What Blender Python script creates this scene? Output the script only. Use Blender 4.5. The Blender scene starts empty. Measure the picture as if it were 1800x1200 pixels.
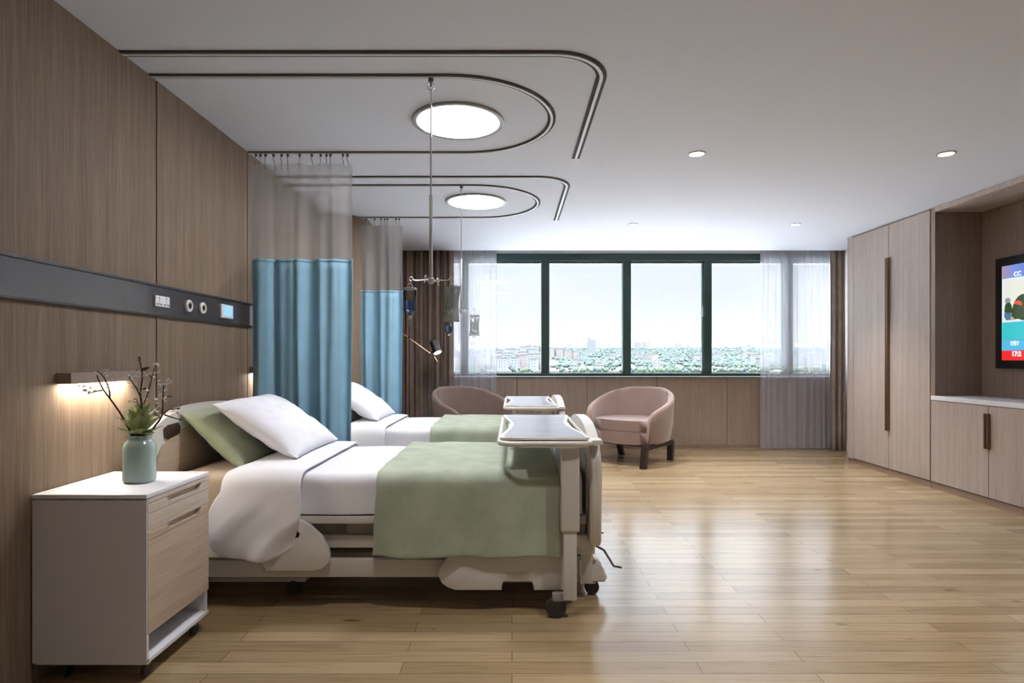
import bpy, bmesh, math, random
from mathutils import Vector, Matrix, noise
R = random.Random(7)
scene = bpy.context.scene
C = scene.collection
CAMZ = 1.297
F = 1040.0
def PX(px, d): return (px - 900) * d / F          # lateral metres of a pixel column at depth d
def PZ(py, d): return CAMZ - (py - 630) * d / F   # height of a pixel row at depth d

# ------------------------------------------------------------------ materials
def mat(name, col=(.8,.8,.8), rough=.5, metal=0.0, emit=None, es=0, **kw):
    m = bpy.data.materials.new(name); m.use_nodes = True
    b = m.node_tree.nodes['Principled BSDF']
    b.inputs['Base Color'].default_value = (*col, 1)
    b.inputs['Roughness'].default_value = rough
    b.inputs['Metallic'].default_value = metal
    if emit:
        b.inputs['Emission Color'].default_value = (*emit, 1)
        b.inputs['Emission Strength'].default_value = es
    for k, v in kw.items():
        b.inputs[k.replace('_', ' ')].default_value = v
    return m
def nodes(m): return m.node_tree.nodes, m.node_tree.links, m.node_tree.nodes['Principled BSDF']
def noise_tex(N, L, scale_vec, detail=4, scale=1.0, coord='Object', rough=.55):
    tc = N.new('ShaderNodeTexCoord'); mp = N.new('ShaderNodeMapping')
    mp.inputs['Scale'].default_value = scale_vec
    L.new(tc.outputs[coord], mp.inputs['Vector'])
    n = N.new('ShaderNodeTexNoise'); n.inputs['Scale'].default_value = scale
    n.inputs['Detail'].default_value = detail; n.inputs['Roughness'].default_value = rough
    L.new(mp.outputs['Vector'], n.inputs['Vector'])
    return n
def ramp(N, L, fac, stops):
    r = N.new('ShaderNodeValToRGB'); e = r.color_ramp.elements
    e[0].position = stops[0][0]; e[0].color = (*stops[0][1], 1)
    e[1].position = stops[-1][0]; e[1].color = (*stops[-1][1], 1)
    for p, c in stops[1:-1]:
        x = e.new(p); x.color = (*c, 1)
    L.new(fac, r.inputs['Fac']); return r
def bump(N, L, fac, b, strength=.2, dist=.01):
    bp = N.new('ShaderNodeBump'); bp.inputs['Strength'].default_value = strength
    bp.inputs['Distance'].default_value = dist
    L.new(fac, bp.inputs['Height']); L.new(bp.outputs['Normal'], b.inputs['Normal'])
def veneer(name, c0, c1, rough=.45, axis='z', sc=1.0):
    m = mat(name, c0, rough); N, L, b = nodes(m)
    v = {'z': (105*sc, 105*sc, 2.0), 'x': (2.0, 105*sc, 105*sc), 'y': (105*sc, 2.0, 105*sc)}[axis]
    n = noise_tex(N, L, v, 5, 2.2)
    n2 = noise_tex(N, L, tuple(a/9 for a in v), 3, 1.7)
    mx = N.new('ShaderNodeMath'); mx.operation = 'MULTIPLY_ADD'; mx.inputs[1].default_value = .65
    L.new(n.outputs['Fac'], mx.inputs[0])
    m2 = N.new('ShaderNodeMath'); m2.operation = 'MULTIPLY'; m2.inputs[1].default_value = .35
    L.new(n2.outputs['Fac'], m2.inputs[0]); L.new(m2.outputs[0], mx.inputs[2])
    r = ramp(N, L, mx.outputs[0], [(.36, tuple(c*.80 for c in c0)), (.5, c0), (.60, c1)])
    L.new(r.outputs['Color'], b.inputs['Base Color'])
    bump(N, L, n.outputs['Fac'], b, .22, .002)
    return m
def fabric(name, col, rough=.9, scale=420, var=.10, sheen=.2):
    m = mat(name, col, rough); N, L, b = nodes(m)
    n = noise_tex(N, L, (1, 1, 1), 2, scale)
    n2 = noise_tex(N, L, (1, 1, 1), 3, 6)
    mx = N.new('ShaderNodeMath'); mx.operation = 'ADD'
    L.new(n.outputs['Fac'], mx.inputs[0]); L.new(n2.outputs['Fac'], mx.inputs[1])
    r = ramp(N, L, mx.outputs[0], [(.7, tuple(c*(1-var) for c in col)), (1.0, tuple(min(1, c*(1+var)) for c in col))])
    r.color_ramp.interpolation = 'LINEAR'
    d = N.new('ShaderNodeMath'); d.operation = 'MULTIPLY'; d.inputs[1].default_value = .85
    L.new(mx.outputs[0], d.inputs[0]); L.new(d.outputs[0], r.inputs['Fac'])
    L.new(r.outputs['Color'], b.inputs['Base Color'])
    bump(N, L, n.outputs['Fac'], b, .15, .001)
    b.inputs['Sheen Weight'].default_value = sheen
    return m
def sheer(name, col, opacity, translucent=.6):
    m = bpy.data.materials.new(name); m.use_nodes = True
    N, L = m.node_tree.nodes, m.node_tree.links; N.clear()
    o = N.new('ShaderNodeOutputMaterial'); t = N.new('ShaderNodeBsdfTransparent')
    d = N.new('ShaderNodeBsdfDiffuse'); d.inputs['Color'].default_value = (*col, 1)
    tr = N.new('ShaderNodeBsdfTranslucent'); tr.inputs['Color'].default_value = (*col, 1)
    a = N.new('ShaderNodeMixShader'); a.inputs[0].default_value = translucent
    L.new(d.outputs[0], a.inputs[1]); L.new(tr.outputs[0], a.inputs[2])
    b = N.new('ShaderNodeMixShader')
    # the weave looks denser where it turns edge-on
    lw = N.new('ShaderNodeLayerWeight'); lw.inputs['Blend'].default_value = .35
    mr = N.new('ShaderNodeMapRange'); mr.inputs['To Min'].default_value = opacity
    mr.inputs['To Max'].default_value = min(1, opacity + .2)
    L.new(lw.outputs['Facing'], mr.inputs['Value']); L.new(mr.outputs[0], b.inputs[0])
    L.new(t.outputs[0], b.inputs[1]); L.new(a.outputs[0], b.inputs[2]); L.new(b.outputs[0], o.inputs[0])
    return m
def glass(name, tint=(1,1,1), refl=.06):
    m = bpy.data.materials.new(name); m.use_nodes = True
    N, L = m.node_tree.nodes, m.node_tree.links; N.clear()
    o = N.new('ShaderNodeOutputMaterial'); t = N.new('ShaderNodeBsdfTransparent')
    t.inputs['Color'].default_value = (*tint, 1)
    g = N.new('ShaderNodeBsdfGlossy'); g.inputs['Roughness'].default_value = .02
    f = N.new('ShaderNodeFresnel'); f.inputs['IOR'].default_value = 1.35
    b = N.new('ShaderNodeMixShader')
    L.new(f.outputs[0], b.inputs[0]); L.new(t.outputs[0], b.inputs[1]); L.new(g.outputs[0], b.inputs[2])
    L.new(b.outputs[0], o.inputs[0])
    return m

M = {}
M['wall_wood'] = veneer('wall_wood_veneer', (.205, .148, .104), (.255, .188, .134), .62)
M['wall_wood'].node_tree.nodes['Principled BSDF'].inputs['Specular IOR Level'].default_value = .18
M['cab_wood'] = veneer('cabinet_wood_veneer', (.400, .322, .275), (.450, .368, .318), .40)
M['niche_wood'] = veneer('niche_wood_veneer', (.235, .170, .128), (.285, .210, .160), .45)
M['back_wood'] = veneer('window_wall_veneer', (.330, .245, .190), (.380, .285, .225), .45)
M['shelf_wood'] = veneer('lamp_shelf_veneer', (.27, .205, .165), (.31, .24, .19), .5, 'y')
M['trim_brown'] = veneer('brown_plinth', (.26, .17, .115), (.30, .20, .14), .5, 'y')
M['dark_gap'] = mat('dark_gap', (.012, .008, .008), .8)
M['ceiling'] = mat('ceiling_paint', (.715, .735, .81), .85)
M['plaster'] = mat('plaster', (.70, .68, .66), .85)
M['strip'] = mat('service_panel_metal', (.052, .038, .036), .17, .0, Specular_IOR_Level=.9)
M['strip_edge'] = mat('service_panel_edging', (.03, .026, .027), .45)
M['cream'] = mat('cream_plastic', (.66, .63, .58), .38)
M['cream2'] = mat('cream_painted_metal', (.60, .565, .51), .40)
M['grey_plastic'] = mat('grey_plastic', (.30, .29, .28), .5)
M['rubber'] = mat('dark_rubber', (.030, .024, .022), .55)
M['steel'] = mat('brushed_steel', (.72, .72, .73), .3, 1.0)
M['steel_dark'] = mat('dark_steel', (.16, .15, .15), .35, 1.0)
M['track'] = mat('track_white', (.62, .61, .60), .5)
M['track_slot'] = mat('track_slot', (.075, .07, .07), .9, Specular_IOR_Level=.1)
M['frame_green'] = mat('green_window_frame', (.020, .052, .040), .5)
M['white_fabric'] = fabric('white_cotton', (.80, .80, .85), .9, 500, .03, .1)
M['mattress'] = fabric('tan_mattress_cloth', (.43, .34, .25), .95, 300, .12, .1)
M['green_fabric'] = fabric('sage_green_blanket', (.385, .430, .325), .95, 260, .14, .15)
M['green_pillow'] = fabric('sage_green_cotton', (.285, .320, .215), .9, 300, .10, .15)
M['blue_fabric'] = fabric('blue_curtain_cloth', (.235, .415, .525), .9, 300, .05, .1)
M['drape'] = fabric('brown_drape', (.235, .165, .125), .9, 350, .15, .2)
M['drape_light'] = fabric('taupe_drape', (.36, .29, .235), .9, 350, .15, .2)
M['pink_velvet'] = fabric('dusty_rose_velvet', (.235, .155, .125), .8, 300, .06, .35)
M['dark_wood'] = mat('espresso_wood', (.022, .010, .009), .4)
M['mesh_net'] = sheer('curtain_net', (.46, .44, .44), .46, .35)
M['sheer_white'] = sheer('window_sheer', (.66, .655, .70), .55, .35)
M['pane'] = glass('window_glass')
M['clear'] = glass('clear_plastic', (.86, .88, .88))
M['liquid_blue'] = mat('blue_liquid', (.20, .33, .62), .12, 0, Transmission_Weight=.55, IOR=1.33)
M['silver_bag'] = mat('silvery_pouch', (.42, .45, .46), .10, .35, Alpha=.70)
M['bronze'] = mat('bronze_handle', (.215, .135, .090), .35, .85)
M['bronze_dark'] = mat('dark_bronze', (.10, .062, .045), .4, .8)
M['gold'] = mat('brass', (.55, .38, .22), .3, 1.0)
M['nightstand'] = mat('nightstand_laminate', (.66, .645, .67), .4)
M['nightstand_white'] = mat('white_laminate', (.78, .78, .82), .4)
M['ns_wood'] = veneer('pale_oak_laminate', (.50, .385, .285), (.55, .43, .325), .45, 'y', .5)
M['ns_wood2'] = veneer('pale_beige_laminate', (.55, .46, .38), (.59, .50, .42), .45, 'y', .5)
M['vase'] = mat('celadon_glaze', (.36, .48, .44), .08, 0, Coat_Weight=.6, Coat_Roughness=.03)
M['twig'] = mat('dark_twig', (.035, .018, .013), .7)
M['petal'] = mat('white_petal', (.72, .70, .68), .8)
M['dark_leaf'] = mat('dark_leaf', (.04, .025, .02), .6)
M['black'] = mat('black_bezel', (.012, .012, .014), .25)
M['lamp_white'] = mat('lamp_diffuser', (.9, .9, .9), .5, 0, (.975, .98, 1.02), 62.0)
M['down_white'] = mat('downlight_led', (.9, .9, .9), .5, 0, (1, .96, .92), 30.0)
M['read_led'] = mat('reading_led', (.9, .9, .9), .5, 0, (1, .88, .73), 110.0)
M['spot_led'] = mat('spot_led', (.9, .9, .9), .5, 0, (1, .95, .88), 14.0)
M['ring'] = mat('lamp_ring', (.30, .29, .28), .5)
M['socket'] = mat('white_socket', (.72, .70, .70), .4)
M['call_screen'] = mat('call_screen', (.2, .4, .6), .3, 0, (.30, .60, .82), .75)
M['gas_yellow'] = mat('yellow_ring', (.50, .42, .18), .4)
# leaf with pale veins
m = mat('rosette_leaf', (.16, .22, .055), .5); M['leaf'] = m
N, L, b = nodes(m); n = noise_tex(N, L, (1, 1, 1), 3, 40)
L.new(ramp(N, L, n.outputs['Fac'], [(.35, (.19, .24, .09)), (.65, (.36, .40, .20))]).outputs[0], b.inputs['Base Color'])
M['vein'] = mat('leaf_vein', (.42, .46, .22), .5)
# speckled white stone
m = mat('speckled_quartz', (.72, .71, .74), .25); M['quartz'] = m
N, L, b = nodes(m); n = noise_tex(N, L, (1, 1, 1), 2, 90)
L.new(ramp(N, L, n.outputs['Fac'], [(.30, (.35, .36, .42)), (.38, (.74, .73, .76))]).outputs[0], b.inputs['Base Color'])
# tray inlay
M['tray'] = veneer('grey_woodgrain_tray', (.24, .245, .28), (.32, .325, .36), .30, 'x', .35)
M['tray'].node_tree.nodes['Principled BSDF'].inputs['Specular IOR Level'].default_value = .35
# oak strip floor, boards along x
m = mat('oak_floor', (.5, .35, .2), .20); M['floor'] = m
N, L, b = nodes(m)
tc = N.new('ShaderNodeTexCoord'); br = N.new('ShaderNodeTexBrick')
L.new(tc.outputs['Object'], br.inputs['Vector'])
br.offset = .37; br.offset_frequency = 2; br.squash = 1.0
br.inputs['Scale'].default_value = 1; br.inputs['Brick Width'].default_value = 1.25
br.inputs['Row Height'].default_value = .0937; br.inputs['Mortar Size'].default_value = .0015
br.inputs['Mortar Smooth'].default_value = .2; br.inputs['Bias'].default_value = 0
br.inputs['Color1'].default_value = (.0, .0, .0, 1); br.inputs['Color2'].default_value = (1, 1, 1, 1)
br.inputs['Mortar'].default_value = (.5, .5, .5, 1)
tone = ramp(N, L, br.outputs['Color'], [(0, (.275, .192, .100)), (.5, (.345, .250, .138)), (1, (.420, .312, .182))])
g = noise_tex(N, L, (1.3, 28, 1), 6, 2.0, rough=.6)
gr = ramp(N, L, g.outputs['Fac'], [(.32, (.66, .60, .54)), (.5, (1, 1, 1)), (.72, (1.0, .97, .92))])
mu = N.new('ShaderNodeMixRGB'); mu.blend_type = 'MULTIPLY'; mu.inputs[0].default_value = .8
L.new(tone.outputs[0], mu.inputs[1]); L.new(gr.outputs[0], mu.inputs[2])
kn = noise_tex(N, L, (2.2, 9, 1), 1, 2.1)
kr = ramp(N, L, kn.outputs['Fac'], [(.20, (.25, .14, .08)), (.25, (1, 1, 1))])
mk = N.new('ShaderNodeMixRGB'); mk.blend_type = 'MULTIPLY'; mk.inputs[0].default_value = .7
L.new(mu.outputs[0], mk.inputs[1]); L.new(kr.outputs[0], mk.inputs[2])
ms = N.new('ShaderNodeMixRGB'); ms.inputs[2].default_value = (.10, .06, .035, 1)
L.new(br.outputs['Fac'], ms.inputs[0]); L.new(mk.outputs[0], ms.inputs[1])
L.new(ms.outputs[0], b.inputs['Base Color'])
b.inputs['Specular IOR Level'].default_value = .80
bp = N.new('ShaderNodeBump'); bp.inputs['Strength'].default_value = .35; bp.inputs['Distance'].default_value = .0012
bp.invert = True; L.new(br.outputs['Fac'], bp.inputs['Height'])
bp2 = N.new('ShaderNodeBump'); bp2.inputs['Strength'].default_value = .10; bp2.inputs['Distance'].default_value = .002
L.new(g.outputs['Fac'], bp2.inputs['Height']); L.new(bp.outputs[0], bp2.inputs['Normal'])
L.new(bp2.outputs[0], b.inputs['Normal'])

# ------------------------------------------------------------------ mesh builder
class MB:
    def __init__(s): s.bm = bmesh.new()
    def _bev(s, geom, bev, seg=2):
        if bev > 0:
            es = list({e for v in geom for e in v.link_edges})
            bmesh.ops.bevel(s.bm, geom=es, offset=bev, segments=seg, affect='EDGES', profile=.6, clamp_overlap=True)
    def box(s, x0, x1, y0, y1, z0, z1, bev=0, seg=2):
        vs = [s.bm.verts.new(p) for p in ((x0,y0,z0),(x1,y0,z0),(x1,y1,z0),(x0,y1,z0),(x0,y0,z1),(x1,y0,z1),(x1,y1,z1),(x0,y1,z1))]
        for f in ((0,3,2,1),(4,5,6,7),(0,1,5,4),(1,2,6,5),(2,3,7,6),(3,0,4,7)):
            s.bm.faces.new([vs[i] for i in f])
        s._bev(vs, bev, seg); return s
    def prism(s, poly, plane, a, b, bev=0, seg=2):
        """poly of 2-D points extruded from a to b; plane 'xy' 'xz' or 'yz'"""
        def P(u, v, w): return {'xy': (u,v,w), 'xz': (u,w,v), 'yz': (w,u,v)}[plane]
        A = [s.bm.verts.new(P(u, v, a)) for u, v in poly]; B = [s.bm.verts.new(P(u, v, b)) for u, v in poly]
        n = len(poly)
        fa = s.bm.faces.new(A); fb = s.bm.faces.new(B[::-1])
        for i in range(n): s.bm.faces.new((A[i], B[i], B[(i+1)%n], A[(i+1)%n]))
        if bev > 0:
            es = list(fa.edges) + list(fb.edges)
            bmesh.ops.bevel(s.bm, geom=es, offset=bev, segments=seg, affect='EDGES', profile=.6, clamp_overlap=True)
        return s
    def tube(s, pts, r, seg=8, closed=False, caps=True):
        pts = [Vector(p) for p in pts]; n = len(pts); rings = []
        up = Vector((0, 0, 1)); prev = None
        for i, p in enumerate(pts):
            if closed: t = (pts[(i+1)%n] - pts[i-1])
            else: t = (pts[min(i+1, n-1)] - pts[max(i-1, 0)])
            t.normalize()
            if prev is None:
                a = up if abs(t.z) < .9 else Vector((1, 0, 0))
                u = t.cross(a).normalized()
            else:
                u = (prev - t * prev.dot(t)).normalized()
            prev = u; v = t.cross(u)
            rr = r[i] if isinstance(r, (list, tuple)) else r
            rings.append([s.bm.verts.new(p + (u*math.cos(k*2*math.pi/seg) + v*math.sin(k*2*math.pi/seg))*rr) for k in range(seg)])
        m = n if closed else n-1
        for i in range(m):
            A, B = rings[i], rings[(i+1)%n]
            for k in range(seg): s.bm.faces.new((A[k], A[(k+1)%seg], B[(k+1)%seg], B[k]))
        if caps and not closed:
            s.bm.faces.new(rings[0][::-1]); s.bm.faces.new(rings[-1])
        return s
    def lathe(s, prof, c=(0,0,0), seg=32, axis='z', sx=1, sy=1, sq=0):
        """prof: list of (radius, height)"""
        c = Vector(c); rings = []
        for r, h in prof:
            ring = []
            for k in range(seg):
                a = 2*math.pi*k/seg; ca, sa = math.cos(a), math.sin(a)
                if sq: # squarish section
                    f = 1/((abs(ca)**sq + abs(sa)**sq)**(1/sq)); ca, sa = ca*f, sa*f
                x, y = r*ca*sx, r*sa*sy
                p = {'z': (x, y, h), 'x': (h, x, y), 'y': (x, h, y)}[axis]
                ring.append(s.bm.verts.new(c + Vector(p)))
            rings.append(ring)
        for A, B in zip(rings, rings[1:]):
            for k in range(seg): s.bm.faces.new((A[k], A[(k+1)%seg], B[(k+1)%seg], B[k]))
        if prof[0][0] > 1e-6: s.bm.faces.new(rings[0][::-1])
        if prof[-1][0] > 1e-6: s.bm.faces.new(rings[-1])
        return s
    def surf(s, fn, nu, nv, closed_u=False):
        g = [[s.bm.verts.new(fn(i/nu, j/nv)) for j in range(nv+1)] for i in range(nu + (0 if closed_u else 1))]
        n = len(g)
        for i in range(nu):
            for j in range(nv):
                s.bm.faces.new((g[i][j], g[(i+1)%n][j], g[(i+1)%n][j+1], g[i][j+1]))
        return s
    def ico(s, c, r, sub=1, scale=(1,1,1), jit=0):
        res = bmesh.ops.create_icosphere(s.bm, subdivisions=sub, radius=r)
        for v in res['verts']:
            k = 1 + (R.uniform(-jit, jit) if jit else 0)
            v.co = Vector((v.co.x*scale[0]*k, v.co.y*scale[1]*k, v.co.z*scale[2]*k)) + Vector(c)
        return s
    def xform(s, mtx): bmesh.ops.transform(s.bm, matrix=mtx, verts=s.bm.verts[:]); return s
    def build(s, name, m, parent=None, origin=None, smooth=True, angle=35, merge=True):
        if merge: bmesh.ops.remove_doubles(s.bm, verts=s.bm.verts[:], dist=1e-6)
        bmesh.ops.recalc_face_normals(s.bm, faces=s.bm.faces[:])
        off = WO.get(parent.name, Vector((0,0,0))) if parent else Vector(origin or (0,0,0))
        if off.length > 0: bmesh.ops.translate(s.bm, vec=-off, verts=s.bm.verts[:])
        me = bpy.data.meshes.new(name); s.bm.to_mesh(me); s.bm.free()
        for q in (m if isinstance(m, (list, tuple)) else [m]): me.materials.append(q)
        if smooth:
            me.shade_smooth(); me.set_sharp_from_angle(angle=math.radians(angle))
        o = bpy.data.objects.new(name, me); C.objects.link(o)
        if parent: o.parent = parent
        else: o.location = off
        WO[o.name] = off
        return o
WO = {}
def tag(o, label=None, cat=None, group=None, kind=None):
    if label: o['label'] = label
    if cat: o['category'] = cat
    if group: o['group'] = group
    if kind: o['kind'] = kind
    return o
def thing(name, loc, label, cat, group=None):
    o = bpy.data.objects.new(name, None); C.objects.link(o); o.location = loc
    o.empty_display_size = .1
    WO[o.name] = Vector(loc); return tag(o, label, cat, group)
def struct(o): o['kind'] = 'structure'; return o
def kids(o): return [c for c in bpy.data.objects if c.parent == o]
def copy_tree(o, parent=None, label=None, dloc=None):
    c = o.copy(); C.objects.link(c)
    if parent: c.parent = parent
    if dloc is not None: c.location = Vector(o.location) + Vector(dloc)
    if label: c['label'] = label
    WO[c.name] = WO.get(o.name, Vector((0,0,0)))
    for ch in kids(o): copy_tree(ch, c)
    return c
def solid(o, t, off=-1):
    md = o.modifiers.new('thickness', 'SOLIDIFY'); md.thickness = t; md.offset = off; return o
def light(name, kind, loc, energy, col=(1,1,1), parent=None, **kw):
    l = bpy.data.lights.new(name, kind); l.energy = energy; l.color = col
    for k, v in kw.items(): setattr(l, k, v)
    o = bpy.data.objects.new(name, l); C.objects.link(o)
    off = WO.get(parent.name, Vector((0,0,0))) if parent else Vector((0,0,0))
    if parent: o.parent = parent
    o.location = Vector(loc) - off
    return o

# ------------------------------------------------------------------ camera and view
cam = bpy.data.cameras.new('camera'); co = bpy.data.objects.new('camera', cam); C.objects.link(co)
co.location = (0, 0, CAMZ); co.rotation_euler = (math.pi/2, 0, 0)
cam.sensor_width = 36; cam.lens = 36*F/1800; cam.shift_y = 30/1800; cam.clip_end = 20000; cam.clip_start = .05
scene.camera = co
vs = scene.view_settings; vs.view_transform = 'Standard'; vs.look = 'None'; vs.gamma = 1; vs.use_curve_mapping = False
vs.exposure = 0.0
scene.render.film_transparent = False
HAZE = 0.000005
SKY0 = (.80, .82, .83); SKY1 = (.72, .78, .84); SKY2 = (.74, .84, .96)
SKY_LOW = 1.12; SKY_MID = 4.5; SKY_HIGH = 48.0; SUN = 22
CITY = .105
# ------------------------------------------------------------------ the room
XL, XR, YB, YF, H = -1.92, 4.72, 8.59, -1.7, 2.80
fl = struct(MB().box(XL-.15, XR+.15, YF-.15, YB+.2, -.12, 0).build('floor', M['floor'], smooth=False))
b = MB(); b.box(XL-.15, XR+.15, YF-.15, 8.23, H, H+.14); b.box(XL-.15, XR+.15, 8.23, YB+.2, 3.02, 3.16)
b.box(XL-.15, XR+.15, 8.215, 8.23, H+.14, 3.02)
struct(b.build('ceiling', M['ceiling'], smooth=False))
# left wall: dark backing with veneer panels, seams between them, a pier with a rounded corner near the window
wl = struct(MB().box(XL-.15, XL-.012, YF-.15, YB+.2, 0, 3.02).build('wall_left', M['dark_gap'], smooth=False))
seams = [YF, -1.205, -.105, .995, 2.095, 3.195, 4.294, 5.300, 6.20]
for a, c in zip(seams, seams[1:]):
    MB().box(XL-.013, XL, a+.0065, c-.0065, .001, H-.001).build('wall_panel', M['wall_wood'], wl, smooth=False)
MB().box(XL-.013, XL, 6.20, YB, .001, 3.0).build('wall_panel', M['wall_wood'], wl, smooth=False)
pier = [(XL, 6.10)]
for k in range(11):
    a = math.radians(90*k/10); pier.append((-1.92 + .355*math.sin(a), 6.46 - .36*math.cos(a)))
pier += [(-1.565, 7.24), (XL, 7.24)]
MB().prism(pier, 'xy', .001, H-.001).build('rounded_pier', M['wall_wood'], wl)
MB().box(-1.5655, -1.5635, 6.47, 6.478, .001, H-.001).build('pier_seam', M['dark_gap'], wl, smooth=False)
# right wall, wall behind the camera
struct(MB().box(XR, XR+.15, YF-.15, YB+.2, 0, 3.02).build('wall_right', M['plaster'], smooth=False))
struct(MB().box(XL-.15, XR+.15, YF-.15, YF, 0, H).build('wall_front', M['plaster'], smooth=False))
# window wall
ZS, ZT = PZ(661, YB), PZ(447, YB)
wb = MB(); wb.box(XL-.15, XR+.15, YB+.013, YB+.2, 0, ZS-.01); wb.box(XL-.15, XR+.15, YB, YB+.2, ZT+.01, 3.02)
wb = struct(wb.build('wall_back', M['dark_gap'], smooth=False))
xs = [XL] + [PX(909, YB) + 1.016*k for k in range(-1, 5)] + [XR]
for a, c in zip(xs, xs[1:]):
    MB().box(a+.004, c-.004, YB, YB+.014, .045, ZS-.012).build('wall_panel', M['back_wood'], wb, smooth=False)
struct(MB().box(XL, XR, YB-.012, YB+.002, 0, .05).build('baseboard_back', M['trim_brown'], smooth=False))
MB().box(XL, XR, YB-.004, YB+.002, ZT+.012, 3.015).build('wall_head', M['plaster'], wb, smooth=False)
# window ribbon: outer frame, mullions, panes, an opening sash with a handle
win = struct(thing('window_1', (PX(1101, YB), YB, ZS), None, None))
fr = MB(); x0, x1 = XL+.01, XR-.01
fr.box(x0, x1, YB-.03, YB+.12, ZT-.10, ZT, .004); fr.box(x0, x1, YB-.06, YB+.12, ZS, ZS+.045, .004)
fr.box(x0, x1, YB+.02, YB+.10, ZT-.128, ZT-.106); fr.box(x0, x1, YB+.02, YB+.10, ZS+.052, ZS+.066)
fr.build('window_frame', M['frame_green'], win, smooth=False)
mc = [PX(958.5, YB)-2.345, PX(958.5, YB)-1.173, PX(958.5, YB), PX(1101.5, YB), PX(1243, YB), PX(1385, YB)]
for x in mc:
    w = .058
    MB().box(x-w, x+w, YB-.03, YB+.10, ZS+.045, ZT-.10, .003).build('mullion', M['frame_green'], win, smooth=False)
edges = [x0] + mc + [x1]
for a, c in zip(edges, edges[1:]):
    if c - a > .3:
        MB().box(a+.05, c-.05, YB+.055, YB+.063, ZS+.04, ZT-.10).build('pane', M['pane'], win, smooth=False)
sx = PX(1237, YB)
MB().box(sx-.02, sx+.012, YB+.0, YB+.05, ZS+.05, ZT-.12, .002).build('sash_stile', M['frame_green'], win, smooth=False)
MB().box(sx-.022, sx+.008, YB-.035, YB-.0, PZ(556, YB), PZ(538, YB), .004).build('window_handle', M['steel_dark'], win)

# ------------------------------------------------------------------ service panel on the left wall
sp = thing('bedhead_service_panel', (XL, 3.2, 1.61), 'long dark metal service panel running along the wood wall above both beds', 'service panel')
Z0, Z1 = 1.524, 1.698
MB().box(XL, XL+.012, YF+.01, 6.09, Z0+.014, Z1-.014, .001).build('panel_face', M['strip'], sp, smooth=False)
MB().box(XL, XL+.018, YF+.01, 6.09, Z1-.014, Z1, .002).build('upper_edging', M['strip_edge'], sp, smooth=False)
MB().box(XL, XL+.018, YF+.01, 6.09, Z0, Z0+.014, .002).build('lower_edging', M['strip_edge'], sp, smooth=False)
xf = XL + .012
for dy in (0, 1.98):
    zc = 1.607
    so = MB().box(xf, xf+.008, 3.155+dy, 3.285+dy, zc-.029, zc+.029, .002).build('power_socket', M['socket'], sp)
    h = MB()
    for yy in (3.188, 3.252):
        h.lathe([(.0045, 0), (.0045, .0015)], (xf+.0072, yy+dy, zc+.017), 10, 'x')
        h.lathe([(.0032, 0), (.0032, .0015)], (xf+.0072, yy+dy, zc+.002), 10, 'x')
        h.box(xf+.0075, xf+.009, yy+dy-.0015, yy+dy+.0015, zc-.020, zc-.010)
        h.box(xf+.0075, xf+.009, yy+dy-.022, yy+dy-.013, zc-.021, zc-.014)
        h.box(xf+.0075, xf+.009, yy+dy+.013, yy+dy+.022, zc-.021, zc-.014)
    h.build('socket_hole', M['black'], so)
    for yy, ring, core in ((3.482, 'socket', 'black'), (3.637, 'gas_yellow', 'black')):
        g = MB().lathe([(.030, 0), (.035, .002), (.035, .012), (.030, .016), (.024, .016), (.022, .006), (.020, .006)], (xf, yy+dy, 1.607), 28, 'x').build('gas_outlet', M['socket'], sp)
        MB().lathe([(.0225, .006), (.0225, .013), (.015, .013), (.015, .008)], (xf, yy+dy, 1.607), 24, 'x').build('coloured_collar', M['gas_yellow'] if ring != 'socket' else M['grey_plastic'], g)
        MB().lathe([(.014, .008), (.014, .0145), (.006, .0145)], (xf, yy+dy, 1.607), 20, 'x').build('outlet_core', M['black'], g)
    z1 = PZ(534, 3.9); z0 = PZ(561, 4.0)
    z0, z1 = 1.565, 1.655
    cd = MB().box(xf, xf+.012, 3.863+dy, 4.026+dy, z0, z1, .003).build('call_display', M['socket'], sp)
    MB().box(xf+.0115, xf+.0135, 3.885+dy, 4.008+dy, z0+.012, z1-.010, .001).build('lit_screen', M['call_screen'], cd)

# ------------------------------------------------------------------ reading lamps
def reading_lamp(y0, y1, label):
    t = thing('reading_lamp', (XL, (y0+y1)/2, 1.185), label, 'wall lamp', 'bedside wall reading lamps')
    MB().box(XL, XL+.064, y0, y1, 1.190, 1.236, .002).build('lamp_housing', M['shelf_wood'], t, smooth=False)
    MB().box(XL+.010, XL+.050, y0+.02, y1-.02, 1.1895, 1.196).build('light_strip', M['read_led'], t, smooth=False)
reading_lamp(2.49, 2.955, 'slim wooden wall lamp glowing warm above the bedside cabinet')
reading_lamp(4.33, 4.80, 'slim wooden wall lamp behind the first blue curtain')

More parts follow.
